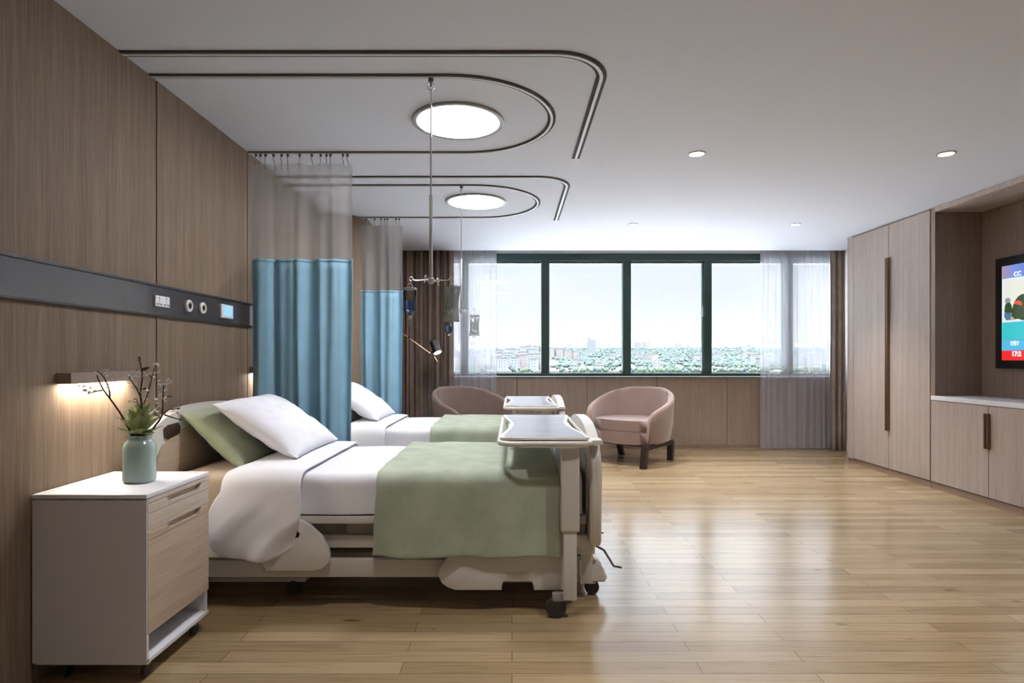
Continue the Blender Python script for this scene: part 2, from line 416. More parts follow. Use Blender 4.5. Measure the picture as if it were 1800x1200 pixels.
# ------------------------------------------------------------------ ceiling tracks
def track_path_outer(dy):
    r = .27; xl, yn, xr, ye = XL+.002, 2.912+dy, .478, 4.44+dy
    p = [(xl, yn), (-1.0, yn), (xr-r, yn)]
    for k in range(1, 12):
        a = math.radians(90*k/12); p.append((xr-r+r*math.sin(a), yn+r-r*math.cos(a)))
    return p + [(xr, yn+r), (xr, ye)]
def track_path_inner(dy):
    yn, yf = 3.145+dy, 4.315+dy; r = (yf-yn)/2; cx = -.335
    p = [(XL+.002, yn), (-1.2, yn), (cx, yn)]
    for k in range(1, 32):
        a = math.radians(180*k/32); p.append((cx+r*math.sin(a), yn+r-r*math.cos(a)))
    return p + [(cx, yf), (-1.2, yf), (XL+.002, yf)]
def ribbon(path, prof):
    """sweep 2-D (offset, z) polygon along a flat path"""
    b = MB(); n = len(path); rings = []
    for i in range(n):
        a = Vector(path[max(i-1, 0)]); c = Vector(path[min(i+1, n-1)]); t = (c-a).normalized(); nn = Vector((-t.y, t.x))
        rings.append([b.bm.verts.new((path[i][0]+nn.x*o, path[i][1]+nn.y*o, z)) for o, z in prof])
    m = len(prof)
    for A, B in zip(rings, rings[1:]):
        for k in range(m): b.bm.faces.new((A[k], A[(k+1)%m], B[(k+1)%m], B[k]))
    b.bm.faces.new(rings[0]); b.bm.faces.new(rings[-1][::-1])
    return b
def track(path, w, name, label, cat_group, loc):
    t = thing(name, loc, label, 'ceiling track', cat_group)
    ribbon(path, [(-w*.32, H-.0005), (w*.32, H-.0005), (w*.32, H-.011), (-w*.32, H-.011)]).build('track_core', M['track'], t)
    for sgn in (-1, 1):
        a, c = sgn*w*.32, sgn*w
        ribbon(path, [(a, H-.0005), (c, H-.0005), (c, H-.005), (a, H-.005)]).build('track_lip', M['track_slot'], t)
for dy, pos in ((0, 'nearest the camera'), (1.985, 'nearer the window')):
    who = 'first' if dy == 0 else 'second'
    track(track_path_outer(dy), .028 , 'curtain_track', f'outer L-shaped curtain track on the ceiling over the {who} bed, {pos}', 'outer curtain tracks', (-.7, 2.912+dy, H))
    track(track_path_inner(dy), .024, 'curtain_track', f'inner U-shaped ceiling track curving round the {"larger" if dy==0 else "smaller-looking"} round lamp {pos}', 'inner curtain tracks', (-.7, 3.145+dy, H))

# ------------------------------------------------------------------ round ceiling lamps and downlights
def round_lamp(x, y, label):
    t = thing('round_ceiling_light', (x, y, H), label, 'ceiling light', 'round ceiling lights')
    MB().lathe([(.290, 0), (.290, -.012), (.284, -.016), (.262, -.014), (.254, -.006), (.254, 0)], (x, y, H-.0005), 64).build('trim_ring', M['ring'], t)
    MB().lathe([(.0, 0), (.2545, 0), (.2545, -.005), (.0, -.005)], (x, y, H-.001), 64).build('diffuser', M['lamp_white'], t)
round_lamp(-.340, 3.745, 'large round flush ceiling light over the first bed, nearer the camera')
round_lamp(-.345, 5.660, 'round flush ceiling light over the second bed, nearer the window')
def downlight(x, y, label, sc=1.0):
    w_ = 260 if y > 6 else 75 if y > 4 else (75 if x < 0 else 130 if x < 2 else 60) if y > 2 else 70
    t = thing('downlight', (x, y, H), label, 'downlight', 'recessed ceiling downlights')
    MB().lathe([(.062*sc, 0), (.062*sc, -.004), (.052*sc, -.007), (.048*sc, -.002), (.048*sc, 0)], (x, y, H-.0005), 32).build('trim_ring', M['ring'], t)
    MB().lathe([(0, 0), (.0485*sc, 0), (.0485*sc, -.003), (0, -.006)], (x, y, H-.001), 32).build('led_disc', M['down_white'], t)
    light('lamp_beam', 'SPOT', (x, y, H-.02), w_, (1, .975, .97), t, spot_size=math.radians(84 if x < 0 else 95), spot_blend=.8, shadow_soft_size=.05)
downlight(PX(1225, 4.34), 4.34, 'bright recessed downlight in the row nearer the camera, left of the pair')
downlight(PX(1663, 4.34), 4.34, 'bright recessed downlight nearest the wardrobe niche, right of the near pair')
downlight(PX(1113, 6.62), 6.62, 'small recessed downlight near the window, left of the far pair', .9)
downlight(PX(1398, 6.62), 6.62, 'small recessed downlight near the window, right of the far pair', .9)

for yy, xx in ((2.06, 1.355), (2.06, 3.18), (-.22, 1.355), (-.22, 3.18), (2.06, -.47)):  # out-of-view downlights added to light the near side of the room
    if 1:
        downlight(xx, yy, 'unseen downlight added to extend the ceiling rows, ' + ('beside' if yy > 0 else 'behind') + ' the camera and ' + ('above the bedside' if xx < 0 else 'nearer the beds' if xx < 2 else 'nearer the cabinets'))
# ------------------------------------------------------------------ ceiling-hung privacy curtains
def wavy(x, seed):
    return .022*math.sin(x*25+seed) + .013*math.sin(x*47+1.3+seed) + .006*math.sin(x*83+seed*2)
hooks_px = [467, 481, 495, 506, 527, 548, 564, 574, 581, 603, 611]
def privacy_curtain(dy, label):
    y = 4.318+dy; xa, xb = -1.90, -1.172; sc = 4.318/F
    t = thing('privacy_curtain', (-1.53, y, H), label, 'curtain', 'ceiling-hung privacy curtains')
    def f(u, v, z0, z1, s=0):
        x = xa + (xb-xa)*u; z = z0 + (z1-z0)*v
        amp = .75 + .5*(2.7-z)/2.4
        return (x + .006*math.sin(x*40+z*2), y + amp*wavy(x, .4) + .004*math.sin(z*4+x*9), z)
    solid(MB().surf(lambda u, v: f(u, v, .22, 2.010), 150, 24).build('blue_cloth', M['blue_fabric'], t, angle=80), .003, 0)
    MB().surf(lambda u, v: f(u, v, 2.008, 2.713), 150, 10).build('net_panel', M['mesh_net'], t, angle=80)
    solid(MB().surf(lambda u, v: f(u, v, 2.000, 2.022), 150, 1).build('net_hem', M['blue_fabric'], t, angle=80), .006, 0)
    for p in [450, 458] + hooks_px:
        x = (p-900)*sc; yy = y + wavy(x, .4)*.78
        h = MB(); h.box(x-.008, x+.008, y-.008, y+.008, H-.030, H-.012, .003)
        h.tube([(x, y, H-.028), (x-.006, y, H-.042), (x, y, H-.055), (x, yy, H-.075), (x, yy, H-.125), (x+.004, yy+.004, H-.115)], .0022, 6)
        h.build('curtain_hook', M['steel_dark'], t)
    return t
privacy_curtain(0, 'blue privacy curtain with net top hanging behind the first bed')
privacy_curtain(1.985, 'smaller-looking blue privacy curtain with net top behind the second bed')

# ------------------------------------------------------------------ window curtains
def pleat(x, x0, w):
    return .045*math.sin((x-x0)*2*math.pi/w) + .014*math.sin((x-x0)*2*math.pi/w*2.37+1)
def window_curtain(name, xa, xb, y, z0, z1, wl, m, label, cat, amp=1.0, thick=.004, n=260, k=1.0):
    t = thing(name, ((xa+xb)/2, y, z1), label, cat)
    def f(u, v):
        x = xa + (xb-xa)*u; z = z0 + (z1-z0)*v
        sq = pleat(x + .03*math.sin(x*7)*k, xa, wl)
        return (x + .012*math.cos((x-xa)*2*math.pi/wl)*amp, y + amp*sq*(1 - .25*v) + .004*math.sin(z*3+x*11), z)
    o = MB().surf(f, n, 10).build('cloth', m, t, angle=80)
    if thick: solid(o, thick, 0)
    MB().box(xa, xb, y-.02, y+.02, z1-.004, 3.019).build('rail', M['track'], t)
    return t
window_curtain('drape', -1.86, PX(796, 8.34), 8.34, .012, 2.93, .115, M['drape'], 'brown pleated drape hanging left of the window behind the far bed', 'curtain', 1.25)
window_curtain('sheer_curtain', PX(797, 8.44), PX(873, 8.44), 8.46, .012, 2.93, .085, M['sheer_white'], 'narrow white sheer curtain at the left end of the window', 'sheer curtain', .35, 0, 300, 2)
window_curtain('sheer_curtain', PX(1338, 8.40), 4.56, 8.46, .012, 2.93, .105, M['sheer_white'], 'wide white sheer curtain at the right end of the window beside the wardrobe', 'sheer curtain', .4, 0, 400, 2)
window_curtain('drape', PX(1459, 8.34), 4.69, 8.34, .012, 2.93, .090, M['drape_light'], 'taupe drape gathered beside the wardrobe at the right end of the window', 'curtain', .7)

# ------------------------------------------------------------------ wardrobe and TV wall
XC = 4.19
def handle(b, y, z0, z1, s, x=XC, r=.010):
    """half of a paired bar handle"""
    pts = [(x-.003, y+s*.001), (x-.026, y+s*.001), (x-.031, y+s*.006), (x-.031, y+s*.016), (x-.024, y+s*.021), (x-.003, y+s*.021)]
    b.prism(pts, 'xy', z0, z1, .0015, 1); return b
wr = thing('wardrobe', (4.45, 6.65, 0), 'tall pale wood veneer wardrobe with two doors beside the window curtains', 'wardrobe')
MB().box(XC+.022, XR-.005, 5.93, 7.39, .066, H-.012).build('carcass', M['niche_wood'], wr, smooth=False)
MB().box(XC, XR-.005, 7.372, 7.392, .066, H-.004, .001).build('end_panel', M['cab_wood'], wr, smooth=False)
MB().box(XC, XC+.021, 7.262, 7.368, .066, H-.006, .001).build('filler_panel', M['cab_wood'], wr, smooth=False)
for (a, c, s, yh) in ((6.588, 7.256, 1, 6.588), (5.935, 6.580, -1, 6.580)):
    d = MB().box(XC, XC+.021, a, c, .075, H-.014, .0015).build('door', M['cab_wood'], wr, smooth=False)
    handle(MB(), yh, .495, 2.417, s).build('bar_handle', M['bronze'], d)
MB().box(XC+.012, XR-.01, 5.93, 7.392, 0, .064).build('plinth', M['trim_brown'], wr, smooth=False)
cb = thing('sideboard_cabinet', (4.45, 4.5, 0), 'low pale wood cabinet with paired bronze handles under the television', 'cabinet')
MB().box(XC+.022, XR-.005, 3.06, 5.925, .066, .880).build('carcass', M['niche_wood'], cb, smooth=False)
for (a, c, s, yh) in ((5.206, 5.915, 1, 5.206), (4.492, 5.198, -1, 5.198), (3.778, 4.484, 1, 3.778), (3.066, 3.770, -1, 3.770)):
    d = MB().box(XC, XC+.021, a, c, .075, .878, .0015).build('door', M['cab_wood'], cb, smooth=False)
    handle(MB(), yh, .502, .812, s).build('bar_handle', M['bronze'], d)
MB().box(XC+.012, XR-.01, 3.06, 5.925, 0, .064).build('plinth', M['trim_brown'], cb, smooth=False)
tag(MB().box(XC-.004, XR-.012, 3.05, 5.915, .884, .929, .003).build('countertop', M['quartz'], origin=(4.45, 4.5, .884), smooth=False),
    'speckled white stone countertop on the low cabinet under the television', 'countertop')
nc = thing('niche_surround', (4.5, 4.5, .93), 'dark wood recessed surround framing the television above the countertop', 'wall niche')
MB().box(4.652, XR-.005, 3.05, 5.86, .931, H-.055).build('back_panel', M['niche_wood'], nc, smooth=False)
MB().box(XC+.006, XR-.005, 5.868, 5.928, .931, H-.004).build('side_panel', M['niche_wood'], nc, smooth=False)
MB().box(XC, XR-.005, 3.05, 5.862, H-.052, H-.004).build('header', M['cab_wood'], nc, smooth=False)

# ------------------------------------------------------------------ television
XT = 4.575
tv = thing('television', (XT+.03, 4.74, 1.205), 'large wall-mounted television showing a news broadcast in the wood niche', 'television')
ya, yb = 3.86, 5.600; za, zb = 1.205, 2.235
MB().box(XT, XT+.055, ya, yb, za, zb, .004).build('bezel', M['black'], tv)
MB().box(XT+.055, 4.6515, 4.4, 5.1, 1.5, 1.9).build('wall_mount', M['black'], tv)
ys = 5.525
def em(name, col, s=.9):
    m_ = mat(name, tuple(c*.3 for c in col), .35, 0, col, s); return m_
def scr(name, y0, y1, z0, z1, m_, k, parent):
    return MB().box(XT-.001-.0008*k, XT-.0002, y0, y1, z0, z1).build(name, m_, parent, smooth=False)
msky = em('screen_blue', (.10, .22, .75), .9)
N, L, bb = nodes(msky); tc = N.new('ShaderNodeTexCoord'); sp_ = N.new('ShaderNodeSeparateXYZ'); L.new(tc.outputs['Object'], sp_.inputs[0])
mr = N.new('ShaderNodeMapRange'); mr.inputs['From Min'].default_value = .45; mr.inputs['From Max'].default_value = .8
L.new(sp_.outputs['Y'], mr.inputs['Value'])
rr = ramp(N, L, mr.outputs[0], [(0, (.03, .14, .62)), (.6, (.22, .30, .70)), (1, (.50, .30, .38))]); L.new(rr.outputs[0], bb.inputs['Emission Color'])
scn = scr('screen', ya+.09, ys, 1.281, 2.154, msky, 0, tv)
scr('picture_frame', ya+.10, ys-.005, 1.632, 2.035, em('screen_white_line', (.75, .9, .95)), 1, scn)
scr('picture', ya+.11, ys-.030, 1.645, 2.018, em('screen_picture', (.80, .82, .72)), 2, scn)
scr('cyan_panel', ya+.09, ys, 1.466, 1.628, em('screen_cyan', (.04, .56, .62)), 1, scn)
scr('blue_banner', ya+.09, ys, 1.374, 1.460, em('screen_banner', (.10, .50, .78)), 1, scn)
scr('red_banner', ya+.09, ys, 1.281, 1.370, em('screen_red', (.85, .02, .02)), 1, scn)
def poly_scr(name, pts, m_, k):
    """pts in target pixels -> on the screen plane"""
    P = []
    for px, py in pts:
        d = XT*F/(px-900); P.append((d, PZ(py, d)))
    MB().prism(P, 'yz', XT-.001-.0008*k, XT-.0002).build(name, m_, scn, smooth=False)
mg, mred, msk, mdn, mgy = em('uniform_green', (.035, .07, .018)), em('armband_red', (.85, .08, .05)), em('skin_tone', (.55, .40, .30)), em('denim', (.08, .18, .32)), em('hair_grey', (.28, .30, .32))
poly_scr('standing_figure', [(1778,557),(1779,545),(1782,535),(1785,528),(1790,521),(1796,517),(1806,515),(1806,564),(1796,562),(1790,560),(1784,561)], mg, 3)
poly_scr('armband', [(1783.5,529),(1792,528),(1797,531),(1797,537),(1790,535),(1783.5,534)], mred, 4)
poly_scr('small_figure', [(1766,548),(1767,538),(1770,530),(1775,530),(1779,537),(1780,548),(1775,552)], mg, 3)
poly_scr('small_head', [(1767,531),(1768,525),(1773,523),(1777,526),(1776,531),(1771,533)], mgy, 4)
poly_scr('trousers', [(1766,549),(1778,550),(1777,562),(1770,563),(1766,557)], mdn, 4)
poly_scr('hand', [(1777,557),(1782,557),(1784,562),(1778,563)], msk, 4)
def text(body, y, z, size, m_, parent, k=4, name='lettering', bold=.0):
    cu = bpy.data.curves.new(name, 'FONT'); cu.body = body; cu.size = size; cu.extrude = .0006; cu.offset = bold
    o = bpy.data.objects.new(name, cu); C.objects.link(o)
    bpy.context.view_layer.update()
    me = bpy.data.meshes.new_from_object(o.evaluated_get(bpy.context.evaluated_depsgraph_get()))
    bpy.data.objects.remove(o)
    mt = Matrix(((0, 0, -1, XT-.002-.0008*k), (-1, 0, 0, y), (0, 1, 0, z), (0, 0, 0, 1)))
    me.transform(Matrix.Translation(-WO[parent.name]) @ mt)
    me.materials.clear(); me.materials.append(m_)
    q = bpy.data.objects.new(name, me); C.objects.link(q); q.parent = parent; WO[q.name] = WO[parent.name]
    return q
mw = em('lettering_white', (1, 1, 1), 1.1)
text('CC', 5.390, 2.046, .056, mw, scn, 2, bold=.0015)
text('7月7', 5.428, 1.420, .046, mw, scn, 2, bold=.0012)
text('17:2', 5.415, 1.320, .060, mw, scn, 2, bold=.0022)
# ------------------------------------------------------------------ hospital beds
BYN, BYF = 3.06, 4.10      # bed sides
def arch(yc, hw, zt, zs, zb, n=18, p=2.6, flat=0):
    """outline in (y, z): straight sides from zb to zs, superelliptic arch to zt"""
    pts = [(yc-hw, zb+.03), (yc-hw, zs)]
    for k in range(1, n):
        a = math.pi*(1-k/n); ca, sa = math.cos(a), math.sin(a)
        pts.append((yc + hw*math.copysign(abs(ca)**(2/p), ca), zs + (zt-zs)*abs(sa)**(2/p)))
    pts += [(yc+hw, zs), (yc+hw, zb+.03), (yc+hw-.03, zb), (yc-hw+.03, zb)]
    return pts
YC = 3.56
def make_bed():
    t = thing('hospital_bed', (-.7, YC, 0), 'cream hospital bed with side guards, nearest the camera beside the bedside cabinet', 'bed', 'adjustable hospital beds')
    hb = MB().prism(arch(YC, .635, 1.035, .80, .36, 24, 2.5), 'yz', -1.872, -1.815, .014, 3).build('headboard', M['cream'], t, angle=50)
    MB().prism(arch(YC, .545, .925, .74, .42, 20, 2.6), 'yz', -1.818, -1.808, .004, 2).build('headboard_inset', M['ns_wood'], hb)
    for s in (-1, 1):
        MB().prism([(YC+s*.335, .925), (YC+s*.345, .890), (YC+s*.45, .872), (YC+s*.475, .885), (YC+s*.480, .935), (YC+s*.45, .948), (YC+s*.36, .952)][::s], 'yz', -1.812, -1.8045, .003, 2).build('grip_opening', M['bronze_dark'], hb)
    fb = MB().prism(arch(YC, .585, .952, .74, .345, 24, 2.3), 'yz', .395, .452, .018, 4).build('footboard', M['cream'], t, angle=50)
    MB().prism(arch(YC, .47, .85, .68, .47, 20, 2.4), 'yz', .386, .398, .004, 2).build('footboard_inset', M['cream2'], fb)
    # lying platform, rails
    b = MB(); b.box(-1.80, -1.12, 3.065, 4.095, .440, .484, .006); b.box(-1.11, -.60, 3.065, 4.095, .440, .484, .006)
    b.box(-.59, .385, 3.065, 4.095, .440, .484, .006); b.build('mattress_platform', M['cream2'], t)
    MB().box(-1.12, -.62, 3.055, 3.068, .446, .480, .004).build('platform_rail', M['cream'], t)
    b = MB(); b.box(-1.78, .385, 3.12, 3.17, .372, .440); b.box(-1.78, .385, 3.99, 4.04, .372, .440)
    for x in (-1.5, -.9, -.3, .2): b.box(x-.03, x+.03, 3.12, 4.04, .38, .438)
    b.build('cross_frame', M['grey_plastic'], t, smooth=False)
    b = MB(); b.box(-1.79, .40, 3.10, 3.15, .305, .372, .006); b.box(-1.79, .40, 4.01, 4.06, .305, .372, .006); b.build('side_beam', M['cream2'], t)
    b = MB(); b.box(-1.82, .36, 3.075, 3.12, .160, .252, .008); b.box(-1.82, .36, 4.04, 4.085, .160, .252, .008)
    b.box(-1.82, -1.76, 3.075, 4.085, .160, .252, .008); b.box(.30, .36, 3.075, 4.085, .160, .252, .008)
    b.build('lower_frame', M['cream2'], t)
    for x in (-1.35, .12):
        for y in (3.3, 3.82): MB().prism([(x-.14, .16), (x-.10, .16), (x+.10, .40), (x+.06, .40)], 'xz', y-.02, y+.02).build('lift_arm', M['grey_plastic'], t, smooth=False)
    # side guards (lowered): head-end leaf and foot-end leaf, both sides
    hp = [(-1.80, .468), (-1.12, .480), (-1.085, .475), (-1.035, .446), (-.975, .390), (-.942, .335), (-.930, .290), (-.940, .250), (-.970, .222), (-1.01, .212), (-1.266, .212), (-1.27, .262), (-1.30, .262), (-1.30, .285), (-1.80, .285)]
    fp = [(-.322, .295), (-.375, .225), (-.380, .195), (-.360, .150), (-.328, .127), (-.290, .114), (-.052, .114), (-.052, .170), (.110, .170), (.110, .114), (.262, .114), (.275, .30), (.262, .470), (-.15, .470), (-.26, .39)]
    for side in (0, 1):
        y0, y1 = (3.020, 3.052) if side == 0 else (4.108, 4.140)
        g = MB().prism(hp, 'xz', y0, y1, .008, 2).build('head_side_guard', M['cream'], t, angle=50)
        MB().prism([(-1.118, .405), (-1.095, .418), (-1.082, .402), (-1.09, .385), (-1.118, .385)], 'xz', y0-.0015 if side == 0 else y1, y0 if side == 0 else y1+.0015).build('grip_opening', M['dark_gap'], g, smooth=False)
        g = MB().prism(fp, 'xz', y0, y1, .008, 2).build('foot_side_guard', M['cream'], t, angle=50)
        MB().box(-.030, .088, y0-.002, y0+.01, .172, .208, .002).build('release_lever', M['cream2'], g)
        MB().box(-.05, .108, y0+.012, y0+.022, .150, .172).build('lever_shade', M['grey_plastic'], g, smooth=False)
    # base chassis and castors
    b = MB(); b.box(-1.66, -1.13, 3.24, 3.32, .072, .100, .008); b.box(-1.66, -1.13, 3.80, 3.88, .072, .100, .008)
    b.box(-1.30, -1.22, 3.3, 3.82, .08, .16); b.box(-1.24, .34, 3.50, 3.56, .085, .15); b.box(-1.24, .34, 3.60, 3.66, .085, .15)
    b.build('base_chassis', M['cream2'], t)
    b = MB(); b.box(.365, .435, 3.18, 3.94, .085, .290, .008); b.box(.340, .44, 3.12, 3.98, .262, .345, .012); b.build('foot_end_housing', M['cream2'], t)
    for y in (3.27, 3.85):
        br_ = MB().prism([(.345, .078), (.505, .078), (.520, .10), (.512, .125), (.485, .150), (.470, .205), (.450, .205), (.445, .150), (.36, .135), (.345, .12)], 'xz', y-.045, y+.045, .012, 3).build('brake_pedal_cover', M['cream'], t, angle=50)
    for y in (3.22, 3.86):
        MB().tube([(.445, y, .285), (.50, y, .255), (.555, y+.01, .165), (.60, y+.03, .150)], .006, 8).build('brake_pedal', M['steel_dark'], t)
    for (x, y) in ((-1.20, 3.27), (-1.20, 3.85), (.440, 3.27), (.440, 3.85)):
        w = MB().lathe([(.012, -.026), (.036, -.024), (.040, -.016), (.040, .016), (.036, .024), (.012, .026)], (x, y, .040), 24, 'y').build('castor', M['rubber'], t)
        MB().box(x-.02, x+.02, y-.030, y+.030, .062, .088, .008).build('castor_fork', M['cream2'] if x > 0 else M['rubber'], w)
    return t
bed = make_bed()
BDY = 1.985
bed2 = copy_tree(bed, label='cream hospital bed farther back, between the two blue curtains', dloc=(0, BDY, 0))

# mattress: rounded slab
def rbox(b, x0, x1, y0, y1, z0, z1, r, seg=5): return b.box(x0, x1, y0, y1, z0, z1, r, seg)
mt_ = rbox(MB(), -1.795, .350, 3.085, 4.085, .486, .686, .05).build('mattress', M['mattress'], origin=(-.7, YC, .486))
tag(mt_, 'tan cloth mattress showing at the head of the nearer bed', 'mattress', 'bed mattresses')
m2_ = mt_.copy(); C.objects.link(m2_); m2_.location.y += BDY; m2_['label'] = 'tan cloth mattress under the white sheet on the far bed'

# cloth draped across the bed: u along x, v across the bed (near hem -> far hem)
def drape_path(y0, y1, zt, zn, zf, r):
    pts = [(y0, zn + (zt-r-zn)*k/14) for k in range(15)]
    pts += [(y0 + r - r*math.cos(math.radians(a)), zt - r + r*math.sin(math.radians(a))) for a in (18, 36, 54, 72, 90)]
    pts += [(y0+r + (y1-y0-2*r)*k/16, zt) for k in range(1, 17)]
    pts += [(y1 - r + r*math.sin(math.radians(a)), zt - r + r*math.cos(math.radians(a))) for a in (18, 36, 54, 72, 90)]
    pts += [(y1, zt-r + (zf-zt+r)*k/8) for k in range(1, 9)]
    return pts
def drape(name, x0, x1, y0, y1, zt, zn, zf, r, fn, nu=60, m='white_fabric', thick=.006, loc=None, **tg):
    P = drape_path(y0, y1, zt, zn, zf, r); nv = len(P)-1
    def f(u, v):
        i = min(int(round(v*nv)), nv); y, z = P[i]
        dn = max(0, (zt-r-z)/(zt-r-zn)) if y < (y0+y1)/2 else 0
        x = x0 + (x1-x0)*u
        return fn(x, y, z, u, i/nv, dn)
    o = MB().surf(f, nu, nv).build(name, M[m], origin=loc or ((x0+x1)/2, (y0+y1)/2, zt), angle=80)
    solid(o, thick, 1)
    md = o.modifiers.new('smooth', 'SUBSURF'); md.levels = 1; md.render_levels = 1
    tag(o, **tg); return o
def nz(x, y, z, s=1.0): return noise.noise(Vector((x*s, y*s, z*s)))
def f_sheet(x, y, z, u, v, dn):
    e = .006*nz(x, y, z, 3)
    return (x, y - .004*dn + e*.3, z + e)
sh = drape('fitted_sheet', -1.16, .365, 3.070, 4.098, .694, .492, .492, .055, f_sheet, 50, thick=.004,
           label='smooth white sheet pulled tight over the nearer mattress', cat='sheet', group='tight white sheets')
def f_duvet(x, y, z, u, v, dn):
    # head-side edge bows towards the head as it falls; hem waves, soft diagonal folds on the hanging part
    edge = (1-u)
    x2 = x - edge*(.050*math.sin(math.pi*min(1, dn*1.05)) + .050*dn) + u*(-.03*dn + .015*math.sin(dn*5))
    fold = math.sin((x*16 + z*9)) * .5 + math.sin(x*29 - z*7 + 1) * .3 + nz(x, 0, z, 6)*.5
    cz_ = abs(math.sin(x*13 - z*11 + .6))**.6 + .6*abs(math.sin(x*21 - z*16 + 2))**.7
    y2 = y - .020*dn*fold*1.3 + .016*dn*cz_ - .020*math.sin(math.pi*min(1, dn))*(.4+.6*(1-u)) - .008*dn
    z2 = z
    if dn > 0:
        hem = .024*math.sin((x+1.6)*11.0) + .075*u*u - .012 + .03*max(0, .18-u)/.18
        z2 = z + dn*dn*hem
        # plump shoulder at the head side
    top = 1 if dn == 0 else 0
    z2 += top*(.010*math.sin(math.pi*min(1, max(0, u)))) + .004*nz(x, y, z, 7)
    if u < .12: z2 -= (.12-u)/.12*(.012 if dn == 0 else 0)
    return (x2, y2, z2)
dv = drape('folded_duvet', -1.475, -1.072, 3.000, 4.155, .712, .275, .34, .085, f_duvet, 46, thick=.012,
           label='white duvet cover folded back and hanging low over the side of the nearer bed', cat='duvet', group='folded white duvets')
def f_green(x, y, z, u, v, dn):
    e = .012*nz(x*1.0, 2.0, z*.8, 5)
    xs = x + .010*nz(1, y*6, z*6, 1.6)*(1 if 0 < u < 1 else 1)*(abs(u-.5)*2)**4
    xs -= (1-u)*.020*dn
    fo = .012*dn*math.sin(x*13+.8) + .005*dn*math.sin(x*31)
    z2 = z + .006*nz(x, y, 0, 6) + (dn*dn*.006*math.sin(x*17))
    return (xs, y - fo - .004*dn, z2)
gb = drape('green_blanket', -.690, .243, 2.992, 4.150, .716, .292, .31, .075, f_green, 70, 'green_fabric', .007,
           label='sage green blanket draped over the foot of the nearer bed', cat='blanket', group='sage green bed throws')
for o, lab in ((sh, 'smooth white sheet on the far bed by the chairs'), (dv, 'white duvet cover folded back on the far bed'), (gb, 'sage green blanket across the far bed, partly behind the nearer bed')):
    c = o.copy(); C.objects.link(c); c.location.y += BDY; c['label'] = lab
# fold piping on the duvet edge
# pillows
def pillow(cx, cy, cz, hs, hl, th, tilt, name, m, label, group, seed, puff=.5, cat='pillow'):
    b = MB(); nu = nv = 36
    def shell(s):
        def f(u, v):
            a, c = 2*u-1, 2*v-1
            ex = hs*(a*(1-.08*(1-abs(c)**2)*.0)); 
            ay = 1 - .045*(1-c*c) ; ax = 1 - .045*(1-a*a)   # sides pulled in between the corners
            h = ((1-abs(a)**2.6)*(1-abs(c)**2.8))**puff
            w = .010*nz(a*2+seed, c*2, s, 1.6) + .006*nz(a*5+seed, c*4, s, 1.5)*h
            cr = .011*math.sin(11*a+5*c*c+seed)*math.exp(-((a-.35)**2+(c+.2)**2)*4)*s + .006*math.sin(14*c-6*a+seed)*math.exp(-((a+.5)**2+(c-.4)**2)*4)*s
            fl = .030*max(0, abs(a)*abs(c)-.55)        # pointed, lifted corners
            return (a*hs*ay*(1+fl), c*hl*ax*(1+fl), s*th*h + w*h + cr*h + .05*fl*10*a)
        return f
    b.surf(shell(1), nu, nv); b.surf(shell(-1), nu, nv)
    rot = Matrix.Rotation(tilt, 4, 'Y')
    b.xform(Matrix.Translation((cx, cy, cz)) @ rot)
    o = b.build(name, M[m], origin=(cx, cy, cz-.05), angle=80, merge=True)
    for md in (): pass
    bm = None
    return tag(o, label, cat, group)
pw = pillow(-1.425, 3.665, .895, .275, .385, .088, math.radians(34), 'pillow', 'white_fabric', 'plump white pillow propped up at the head of the nearer bed', 'white bed pillows', 1.0)
pg = pillow(-1.640, 3.590, .845, .225, .360, .082, math.radians(44), 'pillow', 'green_pillow', 'sage green pillow leaning on the headboard behind the white pillow, nearer bed', 'green bed pillows', 5.0)
for o, lab in ((pw, 'white pillow on the far bed, half hidden by the first blue curtain'), (pg, 'green pillow under the white pillow on the far bed')):
    c = o.copy(); C.objects.link(c); c.location.y += BDY; c['label'] = lab

